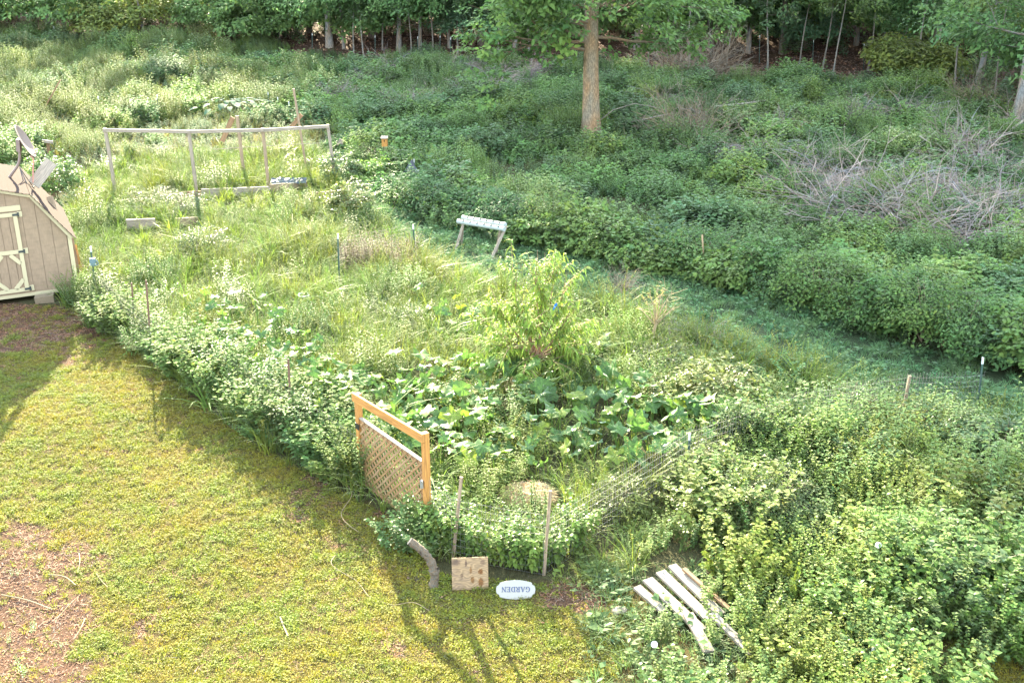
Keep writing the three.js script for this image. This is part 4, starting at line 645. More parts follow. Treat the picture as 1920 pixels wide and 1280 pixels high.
// satellite dish on the shed roof
{
  const o = thing('satellite_dish', 'grey-brown satellite dish on a bent mast on the shed roof', 'satellite dish', null, over(shedPoint(-1.2, 0, -1.6), 6, 344)), z0 = o.position, grey = std(0.20, 0.15, 0.13, { roughness: 0.6 }), at = (u, v, dz = 0) => over(z0, u, v).sub(z0).add(V(0, 0, dz));
  const tube = (pts, r, name, parent = o, m = grey) => mesh(name, new THREE.TubeGeometry(new THREE.CatmullRomCurve3(pts), 14, r, 8), m, parent);
  tube([at(6, 346), at(22, 325), at(33, 308), at(36, 296), at(36, 280)], 0.035, 'mast');
  const plate = mesh('foot', boxGeo(0.2, 0.02, 0.2), grey, o); plate.position.copy(at(6, 347)); plate.rotation.z = -0.25;
  const c = at(43, 266), pts = []; for (let k = 0; k <= 10; k++) { const r = 0.42 * k / 10; pts.push(new THREE.Vector2(r, r * r * 0.35)); } for (let k = 10; k >= 0; k--) { const r = 0.425 * k / 10; pts.push(new THREE.Vector2(r, r * r * 0.35 - 0.016)); }
  const dish = mesh('reflector', new THREE.LatheGeometry(pts, 40), grey, o); dish.position.copy(c);
  const aim = V(0.86, 0.40, -0.22).normalize(); dish.quaternion.setFromUnitVectors(UP, aim);
  const back = mesh('bracket', boxGeo(0.09, 0.3, 0.12), grey, o); back.position.copy(at(36, 272)).add(V(-0.02, 0, 0)); back.rotation.z = -0.1;
  tube([at(56, 292), at(61, 296), at(61, 318), at(61, 342)], 0.018, 'feed_arm', o, std(0.45, 0.22, 0.17)); tube([at(58, 293), at(64, 288), at(68, 287)], 0.014, 'feed_horn');
  for (const [u, v, dz] of [[50, 352, 0.1], [55, 354, -0.2], [65, 360, 0.2]]) { tube([at(36, 314), at((36 + u) / 2, (314 + v) / 2, dz / 2), at(u, v, dz)], 0.012, 'strut', o, std(0.10, 0.09, 0.09)); const ft = mesh('strut_foot', boxGeo(0.07, 0.03, 0.07), std(0.07, 0.07, 0.07), o); ft.position.copy(at(u, v, dz)); }
  tube([at(8, 349), at(20, 352), at(34, 356), at(48, 354)], 0.008, 'cable', o, std(0.04, 0.04, 0.04));
}
// boards leaning on the shed and lumber beside it
for (const [a, b, w, m, label] of [
  [[138, 520], [92, 368], 0.16, M.oldwood, 'long weathered board leaning against the shed roof'], [[150, 545], [128, 430], 0.14, M.brownwood, 'dark board standing against the shed side'], [[155, 560], [135, 460], 0.2, M.cedar, 'orange-brown sheet of wood beside the shed'],
  [[196, 525], [140, 488], 0.09, M.greywood, 'grey plank slanting down from the shed side'], [[192, 532], [138, 494], 0.06, M.palewood, 'pale lath slanting down from the shed side'], [[186, 540], [140, 505], 0.07, M.oldwood, 'weathered lath, lowest of those beside shed'], [[62, 346], [96, 303], 0.3, M.greywood, 'broad grey board propped up behind the shed'],
]) { const p = shedPoint(0.15, 0, -1.0); const A = over(p, ...a), B = over(p.clone().add(V(0, 0, -0.5)), ...b), o = thing('lumber', label, 'board', 'lumber by the shed', A); if (A.y < 0.05) A.y = 0.05; bar(local(o, A), local(o, B), w, 0.03, m, 'plank', o, V(0.5, 0.3, 1)); }

// ------------------------------------------------------------------ posts
function teePost(label, u, v, u2, v2, { tip = true, rust = false, group = 'steel fence posts' } = {}) {   // a studded steel T-post with a white top
  const at = spot(u, v), o = thing('steel_post', label, 'fence post', group, at), t = over(at, u2, v2).sub(at), m = rust ? M.rust : M.steelgreen, d = t.clone().normalize(), L = t.length();
  const q = new THREE.Quaternion().setFromUnitVectors(UP, d), body = tip ? L - 0.13 : L;
  const make = (h, y0, grow) => { const g = mergeGeometries([boxGeo(0.038 + grow, h, 0.008 + grow).translate(0, y0 + h / 2, 0), boxGeo(0.008 + grow, h, 0.03 + grow).translate(0, y0 + h / 2, -0.019)]); g.applyQuaternion(q); return g; };
  mesh('shaft', make(body + 0.1, -0.1, 0), m, o);
  if (tip) mesh('painted_tip', make(0.13, body, 0.001), M.whitepaint, o);
  const studs = []; for (let k = 0; k < Math.floor(body / 0.11); k++) studs.push(boxGeo(0.014, 0.012, 0.012).translate(0, 0.08 + k * 0.11, 0.008)); if (studs.length) { const g = mergeGeometries(studs); g.applyQuaternion(q); mesh('studs', g, m, o).userData.kind = 'stuff'; }
  return o;
}
teePost('white-tipped steel post with a meter box beside the shed', 182, 574, 169, 462, {});
teePost('short rusty steel post just left of the tall lawn-side post', 252, 610, 246, 530, { rust: true, tip: false });
teePost('tall rusty steel post in the lawn-side fence, near the squash vine', 284, 668, 273, 525, { rust: true, tip: false });
teePost('rusty steel post rising out of the fence-climbing squash', 547, 812, 540, 673, { rust: true, tip: false });
teePost('green steel post holding the wire cage, left of the two', 636, 532, 633, 438, {});
teePost('white-topped steel post holding the wire cage, right of the two', 780, 492, 774, 421, {});
teePost('white-topped steel post above the squash leaves at the wire fence', 1290, 900, 1293, 812, {});
teePost('dark steel post on the shade line behind the wire fence', 1502, 822, 1509, 762, {});
teePost('tall dark steel post with white top at the right', 1832, 785, 1844, 670, {});
teePost('steel post in the hedge topped white, above the path on the right', 1610, 575, 1613, 513, {});
teePost('white-topped steel post in the hedge above the sapling', 1003, 420, 1003, 371, {});
teePost('steel post in the hedge, nearest to the trellis', 665, 275, 664, 246, {});
teePost('steel post in the hedge, between the trellis and birdhouse', 684, 282, 684, 250, {});
teePost('white-topped steel post behind the black bag', 778, 338, 776, 298, {});
teePost('lone white-topped steel post right of the black bag', 838, 352, 838, 326, {});
[[186, 226, 183, 180], [249, 224, 247, 184], [297, 226, 294, 178], [350, 222, 347, 180], [504, 214, 502, 172], [523, 216, 520, 182], [542, 222, 541, 190]].forEach(([a, b, c, d], i) => teePost(`thin steel post in the row behind the trellis, ${ORD[i]} counting from the left`, a, b, c, d, { group: 'posts in the row behind the trellis' }));
[[101, 74, 100, 49], [585, 92, 585, 62], [703, 104, 703, 66], [783, 104, 783, 68], [825, 108, 825, 66], [845, 108, 845, 70], [1424, 118, 1425, 66], [1524, 122, 1526, 75], [1620, 130, 1621, 82], [1333, 108, 1332, 62]].forEach(([a, b, c, d], i) => teePost(`steel fence post on the brown bank before the wood, ${ORD[i]} counting from the left`, a, b, c, d, { group: 'fence posts before the wood' }));
{ // meter box on the first post
  const at = spot(182, 574), o = thing('plug_box', 'small blue-grey box with a loop clipped to the steel post', 'box', null, over(at, 175, 489)), m = std(0.10, 0.16, 0.18, { roughness: 0.6 });
  mesh('case', boxGeo(0.12, 0.17, 0.09), m, o).position.z = 0.06; const loop = mesh('loop', new THREE.TorusGeometry(0.06, 0.012, 8, 18, 3.6), m, o); loop.position.set(0.06, -0.03, 0.06); loop.rotation.z = -1.6;
}
for (const [u, v, u2, v2, w, label] of [[848, 1046, 865, 894, 0.05, 'slim wooden stake behind the plywood square'], [1019, 1078, 1032, 920, 0.045, 'slim wooden stake behind the garden sign'], [1690, 790, 1707, 704, 0.05, 'leaning wooden stake in the shaded weeds']]) { const at = spot(u, v), o = thing('wooden_stake', label, 'stake', 'wooden stakes', at); bar(V(0, -0.1, 0), local(o, over(at, u2, v2)), w, 0.035, M.oldwood, 'shaft', o); }

// ------------------------------------------------------------------ wire fencing
function wireFence(label, pts, H, cell = 0.075, row = 0.12, group, category = 'fence') {
  const o = thing('wire_fence', label, category, group, pts[0]); const r = 0.0022;
  const wire = (a, b) => { const d = b.clone().sub(a), L = d.length(), g = new THREE.CylinderGeometry(r, r, L, 3, 1, true); g.applyQuaternion(new THREE.Quaternion().setFromUnitVectors(UP, d.normalize())); const c = a.clone().add(b).multiplyScalar(0.5); return g.translate(c.x, c.y, c.z); };
  for (let k = 0; k + 1 < pts.length; k++) {
    const a = local(o, pts[k]), b = local(o, pts[k + 1]), L = a.distanceTo(b), n = Math.round(L / cell), list = [];
    for (let i = 0; i <= n; i++) { const p = a.clone().lerp(b, i / n), j = V(gauss() * 0.004, 0, gauss() * 0.006); list.push(wire(p.clone().add(V(0, 0.02, 0)), p.clone().add(V(0, H, 0)).add(j))); }
    for (let y = 0.03; y <= H + 0.001; y += row) { let last = null; for (let i = 0; i <= 8; i++) { const p = a.clone().lerp(b, i / 8).add(V(0, y - 0.015 * Math.sin(i / 8 * Math.PI), gauss() * 0.008)); if (last) list.push(wire(last, p)); last = p; } }
    const m = mesh('wire_panel', mergeGeometries(list), M.wire, o); m.userData.kind = 'stuff';
  }
  return o;
}
wireFence('wire mesh fence along the lawn from shed to gate', [spot(182, 576), spot(284, 670), spot(547, 814), spot(674, 906)], 0.95, 0.1, 0.14, 'garden wire fences');
wireFence('wire mesh fence with vines behind plywood square and garden sign', [spot(808, 1010), spot(848, 1048), spot(1019, 1080)], 1.05, 0.07, 0.11, 'garden wire fences');
wireFence('wire mesh fence running from the garden sign back towards the hedge', [spot(1019, 1080), spot(1290, 902), spot(1502, 824), spot(1690, 792), spot(1832, 787)], 1.0, 0.06, 0.11, 'garden wire fences');
wireFence('wire cage around dry brown plants in mid garden', [spot(636, 530), spot(655, 500), spot(760, 478), spot(780, 490), spot(782, 512)], 0.85, 0.1, 0.1, 'garden wire fences', 'wire cage');
{ const list = []; for (let k = 0; k < 45; k++) { const q = spot(rr(645, 775), rr(482, 520)); list.push([q.x, q.y, q.z]); } const red = spot(660, 505); for (let k = 0; k < 7; k++) list.push([red.x + gauss() * 0.3, red.y, red.z + gauss() * 0.3]); stuff('dry_cage_plants', 'dry reddish-brown plants dying inside the wire cage', 'plants', G.lance, M.dull, list.map((p) => put(p, rr(0.5, 0.95), [0.20, 0.15, 0.08]))); }

// ------------------------------------------------------------------ gate
{
  const A = spot(680, 910), B = spot(803, 1005), o = thing('lattice_gate', 'orange timber garden gate frame with a diagonal lattice door', 'gate', null, A), b = local(o, B), x = V(b.x, 0, b.z).normalize(), L = Math.hypot(b.x, b.z), n = V(-x.z, 0, x.x).multiplyScalar(V(-x.z, 0, x.x).dot(V(0, 0, 1)) > 0 ? 1 : -1), H = 1.68;
  const P = (s, y, k = 0) => x.clone().multiplyScalar(s).setY(y).addScaledVector(n, k);
  bar(P(0, -0.15), P(0, H), 0.09, 0.09, M.cedar, 'post', o, n); bar(P(L, b.y - 0.15), P(L, b.y + H + 0.1), 0.09, 0.09, M.cedar, 'post', o, n);
  bar(P(-0.05, H - 0.05, 0.066), P(L + 0.045, b.y + H + 0.035, 0.066), 0.14, 0.04, M.cedar, 'top_rail', o, n);
  const door = new THREE.Group(); door.name = 'door'; o.add(door); const x0 = 0.065, x1 = L - 0.07, y0 = 0.06, y1 = y0 + 1.2;
  const D = (s, y, k) => P(s, y + b.y * (s / L), k);
  for (const s of [x0 + 0.035, x1 - 0.035]) bar(D(s, y0, 0.0), D(s, y1, 0.0), 0.07, 0.03, M.lattice, 'stile', door, n);
  for (const y of [y0 + 0.035, y1 - 0.035]) bar(D(x0 + 0.07, y, 0.0), D(x1 - 0.07, y, 0.0), 0.07, 0.03, M.lattice, 'rail', door, n);
  bar(D(x0, y1 + 0.012, 0.01), D(x1, y1 + 0.012, 0.01), 0.06, 0.02, M.palewood, 'cap_rail', door, UP);
  const lathMats = [M.lattice, wood(0.31, 0.19, 0.095), wood(0.40, 0.25, 0.12), wood(0.35, 0.235, 0.13)], w = x1 - x0, h = y1 - y0, step = 0.098;
  for (const dir of [1, -1]) for (let c = -h; c < w + h; c += step * 1.414 * rr(0.95, 1.05)) {                     // the laths, one by one
    const pts = []; const add = (s, y) => { if (s >= -1e-6 && s <= w + 1e-6 && y >= -1e-6 && y <= h + 1e-6) pts.push([s, y]); };
    // line: s = c + y (dir 1) or s = c + h - y (dir -1)
    const sAt = (y) => (dir > 0 ? c + y : c + h - y), yAt = (s) => (dir > 0 ? s - c : c + h - s); add(sAt(0), 0); add(sAt(h), h); add(0, yAt(0)); add(w, yAt(w));
    if (pts.length < 2) continue; let [p, q] = [pts[0], pts[1]]; if (Math.hypot(p[0] - q[0], p[1] - q[1]) < 0.05 && pts[2]) q = pts[2]; if (Math.hypot(p[0] - q[0], p[1] - q[1]) < 0.06) continue;
    bar(D(x0 + p[0], y0 + p[1], 0.022 + (dir > 0 ? 0.008 : 0)), D(x0 + q[0], y0 + q[1], 0.022 + (dir > 0 ? 0.008 : 0)), 0.036 + gauss() * 0.0015, 0.007, pick(lathMats), 'lath', door, n);
  }
  const steel = std(0.05, 0.05, 0.05, { roughness: 0.4, metalness: 0.6 }), hg = (s, y, ww) => { const m = mesh('hinge', bar(D(s - ww, y, 0.06), D(s + ww, y, 0.06), 0.1, 0.008, steel, null, null, n), steel, o); return m; };
  hg(0.03, 1.12, 0.06); hg(0.03, 0.16, 0.06); const latch = mesh('latch', boxGeo(0.05, 0.12, 0.05), std(0.35, 0.36, 0.38, { metalness: 0.7, roughness: 0.4 }), o); latch.position.copy(D(L - 0.03, 0.92, 0.07));
}

// ------------------------------------------------------------------ things before the gate
{ // curved log
  const at = spot(809, 1100), o = thing('curved_log', 'curved grey log standing upright beside the gate', 'log', null, at), s = new Shape3(), pts = [[812, 1104], [815, 1078], [806, 1050], [790, 1031], [768, 1014]].map(([u, v], i) => over(at.clone().add(V(0, 0, -0.02 * i)), u, v).sub(at));
  const cv = new THREE.CatmullRomCurve3(pts), q = cv.getPoints(26); s.tube(q, q.map((_, i) => 0.066 * (1 + 0.22 * noise(i * 0.3, 3)) * (i < 3 ? 1.25 : 1 - i * 0.006)), [0.46, 0.36, 0.25], 14);
  const end = q[q.length - 1], dir = end.clone().sub(q[q.length - 3]).normalize(), cap = new THREE.CircleGeometry(0.06, 14); cap.applyQuaternion(new THREE.Quaternion().setFromUnitVectors(V(0, 0, 1), dir)); cap.translate(end.x, end.y, end.z);
  for (const [i, a] of [[9, 0.6], [17, 2.4]]) { const d = unit(0.5, a); s.tube([q[i], q[i].clone().addScaledVector(d, 0.1)], [0.026, 0.02], [0.34, 0.27, 0.2], 6); }
  const lg = s.build(), lp = lg.attributes.position, ln = lg.attributes.normal; for (let i = 0; i < lp.count; i++) { const k = 0.012 * noise(lp.getX(i) * 26, lp.getY(i) * 12 + lp.getZ(i) * 22); lp.setXYZ(i, lp.getX(i) + ln.getX(i) * k, lp.getY(i) + ln.getY(i) * k, lp.getZ(i) + ln.getZ(i) * k); } lg.computeVertexNormals();
  mesh('bark', lg, M.bark, o); mesh('cut_end', cap, std(0.30, 0.24, 0.18), o);
}
{ // plywood square: stains and knots in the veneer
  const ply = tex(256, 256, (x, y) => { let k = 0.80 + 0.07 * Math.sin(70 * y + 8 * noise(x * 2.2, y * 3)) + 0.06 * noise(x * 6, y * 50), r = k, g = k * 0.90, b = k * 0.74; const spotAt = (cx, cy, sx, sy, d, warm) => { const e = Math.hypot((x - cx) / sx, (y - cy) / sy) + 0.25 * noiseB(x * 18, y * 18); if (e < 1) { const m = Math.min(1, (1 - e) * 2.5) * d; r *= 1 - m * (warm ? 0.35 : 0.5); g *= 1 - m * 0.55; b *= 1 - m * (warm ? 0.85 : 0.5); } };
    spotAt(0.79, 0.55, 0.08, 0.10, 0.8, 1); spotAt(0.79, 0.22, 0.09, 0.15, 0.7, 1); spotAt(0.56, 0.3, 0.06, 0.12, 0.6, 1); spotAt(0.52, 0.6, 0.04, 0.12, 0.5, 1); spotAt(0.39, 0.82, 0.04, 0.12, 0.7, 0); spotAt(0.85, 0.84, 0.08, 0.12, 0.4, 0); spotAt(0.27, 0.45, 0.05, 0.09, 0.5, 0); spotAt(0.12, 0.86, 0.15, 0.1, 0.35, 0); const g2 = Math.max(0, noise(x * 2 + 5, y * 7)) * 0.16 * (1 - x); return [r - g2, g - g2 * 0.9, b - g2 * 0.5]; });
  const a = spot(848, 1106), b = spot(916, 1102), o = thing('plywood_square', 'stained square of plywood leaning against the vine-covered fence', 'board', null, a.clone().lerp(b, 0.5)), W = a.distanceTo(b);
  const g = new THREE.BoxGeometry(W, 0.47, 0.014); const m = mesh('sheet', g, std(0.42, 0.36, 0.30, { map: ply, roughness: 0.8 }), o); m.position.set(0, 0.22, -0.06); m.rotation.x = -0.28; o.rotation.y = Math.atan2(-(b.z - a.z), b.x - a.x);
}
{ // the sign lies upside down on the ground, its face up to the sky and the house
  const at = spot(967, 1117), o = thing('garden_sign', 'cream oval plaque reading GARDEN, lying upside down on the ground', 'sign', null, at); o.position.y += 0.10; o.rotation.set(-0.72, -0.03, 0.02, 'YXZ');
  const s = new THREE.Shape(), W = 0.26, h = 0.115; s.moveTo(-W, -0.05); s.quadraticCurveTo(-W + 0.035, -0.06, -W + 0.04, -0.095); s.quadraticCurveTo(0, -0.165, W - 0.04, -0.095); s.quadraticCurveTo(W - 0.035, -0.06, W, -0.05); s.quadraticCurveTo(W + 0.02, 0, W, 0.05); s.quadraticCurveTo(W - 0.035, 0.06, W - 0.04, 0.095); s.quadraticCurveTo(0, 0.165, -W + 0.04, 0.095); s.quadraticCurveTo(-W + 0.035, 0.06, -W, 0.05); s.quadraticCurveTo(-W - 0.02, 0, -W, -0.05);
  const g = new THREE.ExtrudeGeometry(s, { depth: 0.012, bevelEnabled: true, bevelSize: 0.006, bevelThickness: 0.006, bevelSegments: 2, curveSegments: 16 });
  mesh('plaque', g, std(0.27, 0.26, 0.23, { roughness: 0.8 }), o);
  const font = await new FontLoader().loadAsync('fonts/droid/droid_serif_bold.typeface.json');
  const t = new TextGeometry('GARDEN', { font, size: 0.095, depth: 0.004, curveSegments: 4 }); t.computeBoundingBox(); const bb = t.boundingBox; t.translate(-(bb.min.x + bb.max.x) / 2, -(bb.min.y + bb.max.y) / 2, 0);
  const k = 0.40 / (bb.max.x - bb.min.x); t.scale(k, k * 1.1, 1); t.rotateZ(Math.PI); t.translate(0.0, 0.005, 0.018); mesh('lettering', t, std(0.045, 0.06, 0.12, { roughness: 0.6 }), o);
}
{ // terracotta rose
  const o = thing('terracotta_rose', 'small terracotta rose ornament beside the garden sign', 'ornament', null, spot(953, 1100)), clay = std(0.42, 0.17, 0.11, { roughness: 0.75, side: THREE.DoubleSide }); o.position.y += 0.03;
  for (let k = 0; k < 11; k++) { const r = 0.012 + 0.0042 * k, a = k * 2.4, g = new THREE.SphereGeometry(r, 8, 6, 0, 2.6, 0.5, 1.2); const m = mesh('petal', g, clay, o); m.rotation.set(0.35, a, 0); m.position.y = 0.03 - 0.0018 * k; m.scale.y = 1.1; }
  mesh('base', new THREE.SphereGeometry(0.045, 10, 6, 0, 6.283, 1.5, 1.2), clay, o).position.y = 0.035;
}
{ // yellow corrugated pipe
  const at = spot(456, 792), o = thing('drain_pipe', 'bent yellow corrugated pipe poking out of the fence weeds', 'pipe', null, at), pts = [[464, 727], [452, 735], [446, 755], [448, 773], [456, 783], [468, 786]].map(([u, v]) => over(at, u, v).sub(at).add(V(0, 0, 0.12)));
  const g = new THREE.TubeGeometry(new THREE.CatmullRomCurve3(pts), 90, 0.03, 10), p = g.attributes.position, c = new THREE.CatmullRomCurve3(pts); for (let i = 0; i <= 90; i++) { const ctr = c.getPointAt(i / 90), k = i % 3 === 0 ? 0.84 : 1.06; for (let j = 0; j <= 10; j++) { const q = i * 11 + j; p.setXYZ(q, ctr.x + (p.getX(q) - ctr.x) * k, ctr.y + (p.getY(q) - ctr.y) * k, ctr.z + (p.getZ(q) - ctr.z) * k); } } g.computeVertexNormals();
  mesh('hose', g, std(0.62, 0.58, 0.10, { roughness: 0.5 }), o);
}
// weathered boards in the weeds at the near corner
for (const [a, b, w, y, m, label] of [
  [[1194, 1100], [1246, 1146], 0.13, 0.30, M.palewood, 'short bleached board end, first of the weathered boards'], [[1214, 1086], [1316, 1182], 0.17, 0.34, M.palewood, 'widest bleached board in the heap by the weeds'], [[1238, 1072], [1334, 1164], 0.16, 0.38, M.greywood, 'grey split board in the middle of the heap'], [[1260, 1060], [1352, 1152], 0.14, 0.42, M.palewood, 'topmost bleached board in the heap by the weeds'],
  [[1282, 1066], [1368, 1142], 0.06, 0.46, M.brownwood, 'narrow dark board along the edge of the heap'], [[1290, 1150], [1330, 1222], 0.15, 0.26, M.palewood, 'bleached board sticking down out of the heap'], [[1335, 1150], [1410, 1225], 0.12, 0.30, M.greywood, 'grey board running into the broad-leaved weeds'],
]) { const hgt = (uv, h) => { const d = rayTo(...uv), t = (EYE - h) / -d.y; return V(d.x * t, h, d.z * t); }, A = hgt(a, y * 0.6), B = hgt(b, y * 0.22 + 0.02 * gauss()), o = thing('weathered_board', label, 'board', 'weathered boards in a heap', V(A.x, 0, A.z)); bar(local(o, A), local(o, B), w, 0.035, m, 'plank', o, V(0.1, 1, 0.1)); }
{ // white trumpet flowers
  const pts = [[0.003, 0], [0.007, 0.03], [0.014, 0.06], [0.03, 0.075], [0.042, 0.079]].map(([r, y]) => new THREE.Vector2(r, y)), white = std(0.82, 0.78, 0.86, { side: THREE.DoubleSide, roughness: 0.6 }), stemG = new THREE.CylinderGeometry(0.003, 0.004, 0.3, 5).translate(0, -0.15, 0);
  [[1227, 1252, 'white trumpet flower low in the weeds by the bleached boards'], [1635, 1262, 'white trumpet flower near the bottom of the broad-leaved weeds'], [1633, 1130, 'white trumpet flower on top of the broad-leaved weeds']].forEach(([u, v, label], i) => { const o = thing('trumpet_flower', label, 'flower', 'white trumpet flowers', spot(u, v)); o.position.y += i === 2 ? 0.9 : 0.34; const f = mesh('bloom', new THREE.LatheGeometry(pts, 14), white, o); f.rotation.set(0.7, 0, 0.3); mesh('stem', stemG, stalkMat, o).scale.y = i === 2 ? 2.4 : 1.1; });
}
{ const s = mesh('flat_stone', (() => { const g = new THREE.IcosahedronGeometry(0.12, 2), p = g.attributes.position; for (let i = 0; i < p.count; i++) { const x = p.getX(i), z = p.getZ(i); p.setXYZ(i, x * (1 + 0.3 * noise(x * 9, z * 9)), p.getY(i) * 0.3, z * 0.7); } g.computeVertexNormals(); return g; })(), std(0.52, 0.42, 0.30, { map: soilTex })); s.position.copy(spot(1160, 1150)); s.position.y += 0.05; s.rotation.y = 0.5; tag(s, 'flat tan stone on the lawn below the boards', 'stone'); }
{ // heap of straw
  const at = spot(992, 938), o = thing('straw_heap', 'heap of pale straw under the squash leaves by the fence', 'straw heap', null, at), s = new Shape3(), g = new THREE.SphereGeometry(0.4, 20, 8, 0, 6.283, 0, 1.57); g.scale(0.95, 0.5, 0.8);
  for (let k = 0; k < 1500; k++) { const a = rr(0, 6.283), r = Math.sqrt(rnd()) * (rnd() < 0.12 ? 1.4 : 1), h = 0.23 * Math.sqrt(Math.max(0, 1 - r * r)), p = V(Math.cos(a) * r * 0.46, h + rr(-0.01, 0.03), Math.sin(a) * r * 0.4), b = rr(0, 6.283), L = rr(0.05, 0.16); s.tube([p, p.clone().add(V(Math.cos(b) * L, gauss() * 0.03 - 0.02, Math.sin(b) * L))], [0.0025, 0.002], jit([0.46, 0.33, 0.18], 0.25)); }
  mesh('core', g, std(0.40, 0.29, 0.16), o); mesh('stalks', s.build(), M.twig, o).userData.kind = 'stuff';
}
{ const r = mesh('plastic_ring', new THREE.TorusGeometry(0.135, 0.026, 8, 30).rotateX(Math.PI / 2), M.whitepaint); r.position.copy(over(spot(569, 570), 569, 553)); tag(r, 'white plastic ring lying on the garden weeds', 'ring'); }

// ------------------------------------------------------------------ vines on the fence by the gate
for (const [pts, n, label] of [[[[806, 1012], [835, 1045], [900, 1062]], 26, 'bright heart-leaved vine covering the fence right beside the gate'], [[[900, 1062], [960, 1072], [1010, 1080]], 20, 'heart-leaved vine on the fence behind the garden sign'], [[[1015, 1078], [1060, 1052], [1100, 1030]], 15, 'heart-leaved vine at the fence corner post']]) {
  const o = thing('fence_vine', label, 'vine', 'vines on the garden fence', spot(...pts[1])), list = G.vine.map(() => []);
  for (let k = 0; k < n; k++) { const t = rnd() * (pts.length - 1), i = Math.floor(t), f = t - i, q = spot(lerp(pts[i][0], pts[i + 1][0], f) + gauss() * 5, lerp(pts[i][1], pts[i + 1][1], f) - rr(8, 22)), p = local(o, q); list[k % list.length].push([p.x, p.y, p.z, rr(0, 6.28), rr(0.65, 1.15), gauss() * 0.12, gauss() * 0.12, jit([0.18, 0.29, 0.045], 0.16)]); }
  G.vine.forEach((g, i) => copies('foliage', o, g, M.waxy, list[i]).userData.kind = 'stuff');
}

// ------------------------------------------------------------------ trellis and raised beds
{
  const feet = [spot(218, 372), spot(369, 366), spot(504, 356), spot(629, 338)], tops = [[196, 240], [353, 243], [492, 240], [614, 233]], o = thing('trellis', 'long weathered timber trellis of four posts and a top rail', 'trellis', null, feet[0]);
  const T = feet.map((f, i) => over(f, ...tops[i])); feet.forEach((f, i) => bar(local(o, f).add(V(0, -0.1, 0)), local(o, T[i]), 0.09, 0.09, i === 2 ? M.oldwood : M.greywood, 'post', o));
  for (let i = 0; i < 3; i++) bar(local(o, T[i]).add(V(i ? 0.046 : -0.05, -0.05, 0)), local(o, T[i + 1]).add(V(i === 2 ? 0.05 : -0.046 + 0.09, -0.05, 0)), 0.1, 0.05, M.greywood, 'top_rail', o).position.z = 0.072 + i * 0.003;
  for (const [a, b] of [[[400, 280], [490, 274]], [[490, 274], [600, 268]]]) { const g = new THREE.TubeGeometry(new THREE.LineCurve3(local(o, over(feet[2], ...a)), local(o, over(feet[2], ...b))), 2, 0.008, 4); mesh('line', g, M.palewood, o); }
  const vine = thing('bean_vine', 'thin bean vine climbing the right-hand bay of the trellis', 'vine', null, spot(545, 340)), f = new Shape3(), p0 = local(vine, over(vine.position, 546, 238)); for (let k = 0; k < 260; k++) { const t = rnd(), q = p0.clone().multiplyScalar(t).add(V(gauss() * 0.16 * (1.4 - t), 0, gauss() * 0.1)); f.leaf(q, unit(rr(-0.6, 0.4), rr(0, 6.28)), UP, rr(0.06, 0.1), 0.06, jit([0.28, 0.32, 0.07], 0.2), { fine: false }); } f.tube([V(0, 0, 0), p0.clone().multiplyScalar(0.5).add(V(0.06, 0, 0)), p0], [0.008, 0.006, 0.003], [0.25, 0.22, 0.1]); mesh('foliage', f.build(), M.leaf, vine);
}
for (const [a, b, w, t, m, label] of [
  [[458, 336], [444, 217], 0.1, 0.09, M.oldwood, 'upright post behind the trellis holding a slanting brace'], [[417, 264], [437, 219], 0.16, 0.05, M.brownwood, 'slanting brace board meeting the upright post behind trellis'], [[576, 326], [550, 166], 0.07, 0.06, M.oldwood, 'tall leaning pole rising above the trellis rail'], [[546, 238], [566, 214], 0.14, 0.05, M.brownwood, 'short dark brace behind the tall leaning pole'], [[622, 292], [641, 262], 0.2, 0.04, M.greywood, 'grey board leaning at the right end of trellis'], [[89, 284], [89, 264], 0.09, 0.09, M.brownwood, 'short brown post in the weeds behind the shed'], [[80, 263], [100, 266], 0.1, 0.05, M.greywood, 'grey crosspiece on the short post behind shed'], [[78, 190], [112, 150], 0.05, 0.05, M.brownwood, 'thin leaning pole in the weeds at the left'],
]) { const at = spot(a[0], Math.max(a[1], label.includes('post in') ? 300 : a[1])), low = { 417: [457, 334], 546: [575, 324], 80: [89, 300], 89: [89, 300], 78: [70, 225] }[a[0]], p = low ? spot(...low) : at, A = over(p, ...a), B = over(p, ...b); if (a[0] === 89) A.y = p.y - 0.05; if (a[0] === 78) A.copy(p); const o = thing('timber', label, 'timber', null, V(A.x, A.y, A.z)); bar(V(0, low ? 0 : -0.06, [417, 546, 80].includes(a[0]) ? 0.08 : 0), B.sub(A).add(V(0, 0, [417, 546, 80].includes(a[0]) ? 0.08 : 0)), w, t, m, 'shaft', o); }
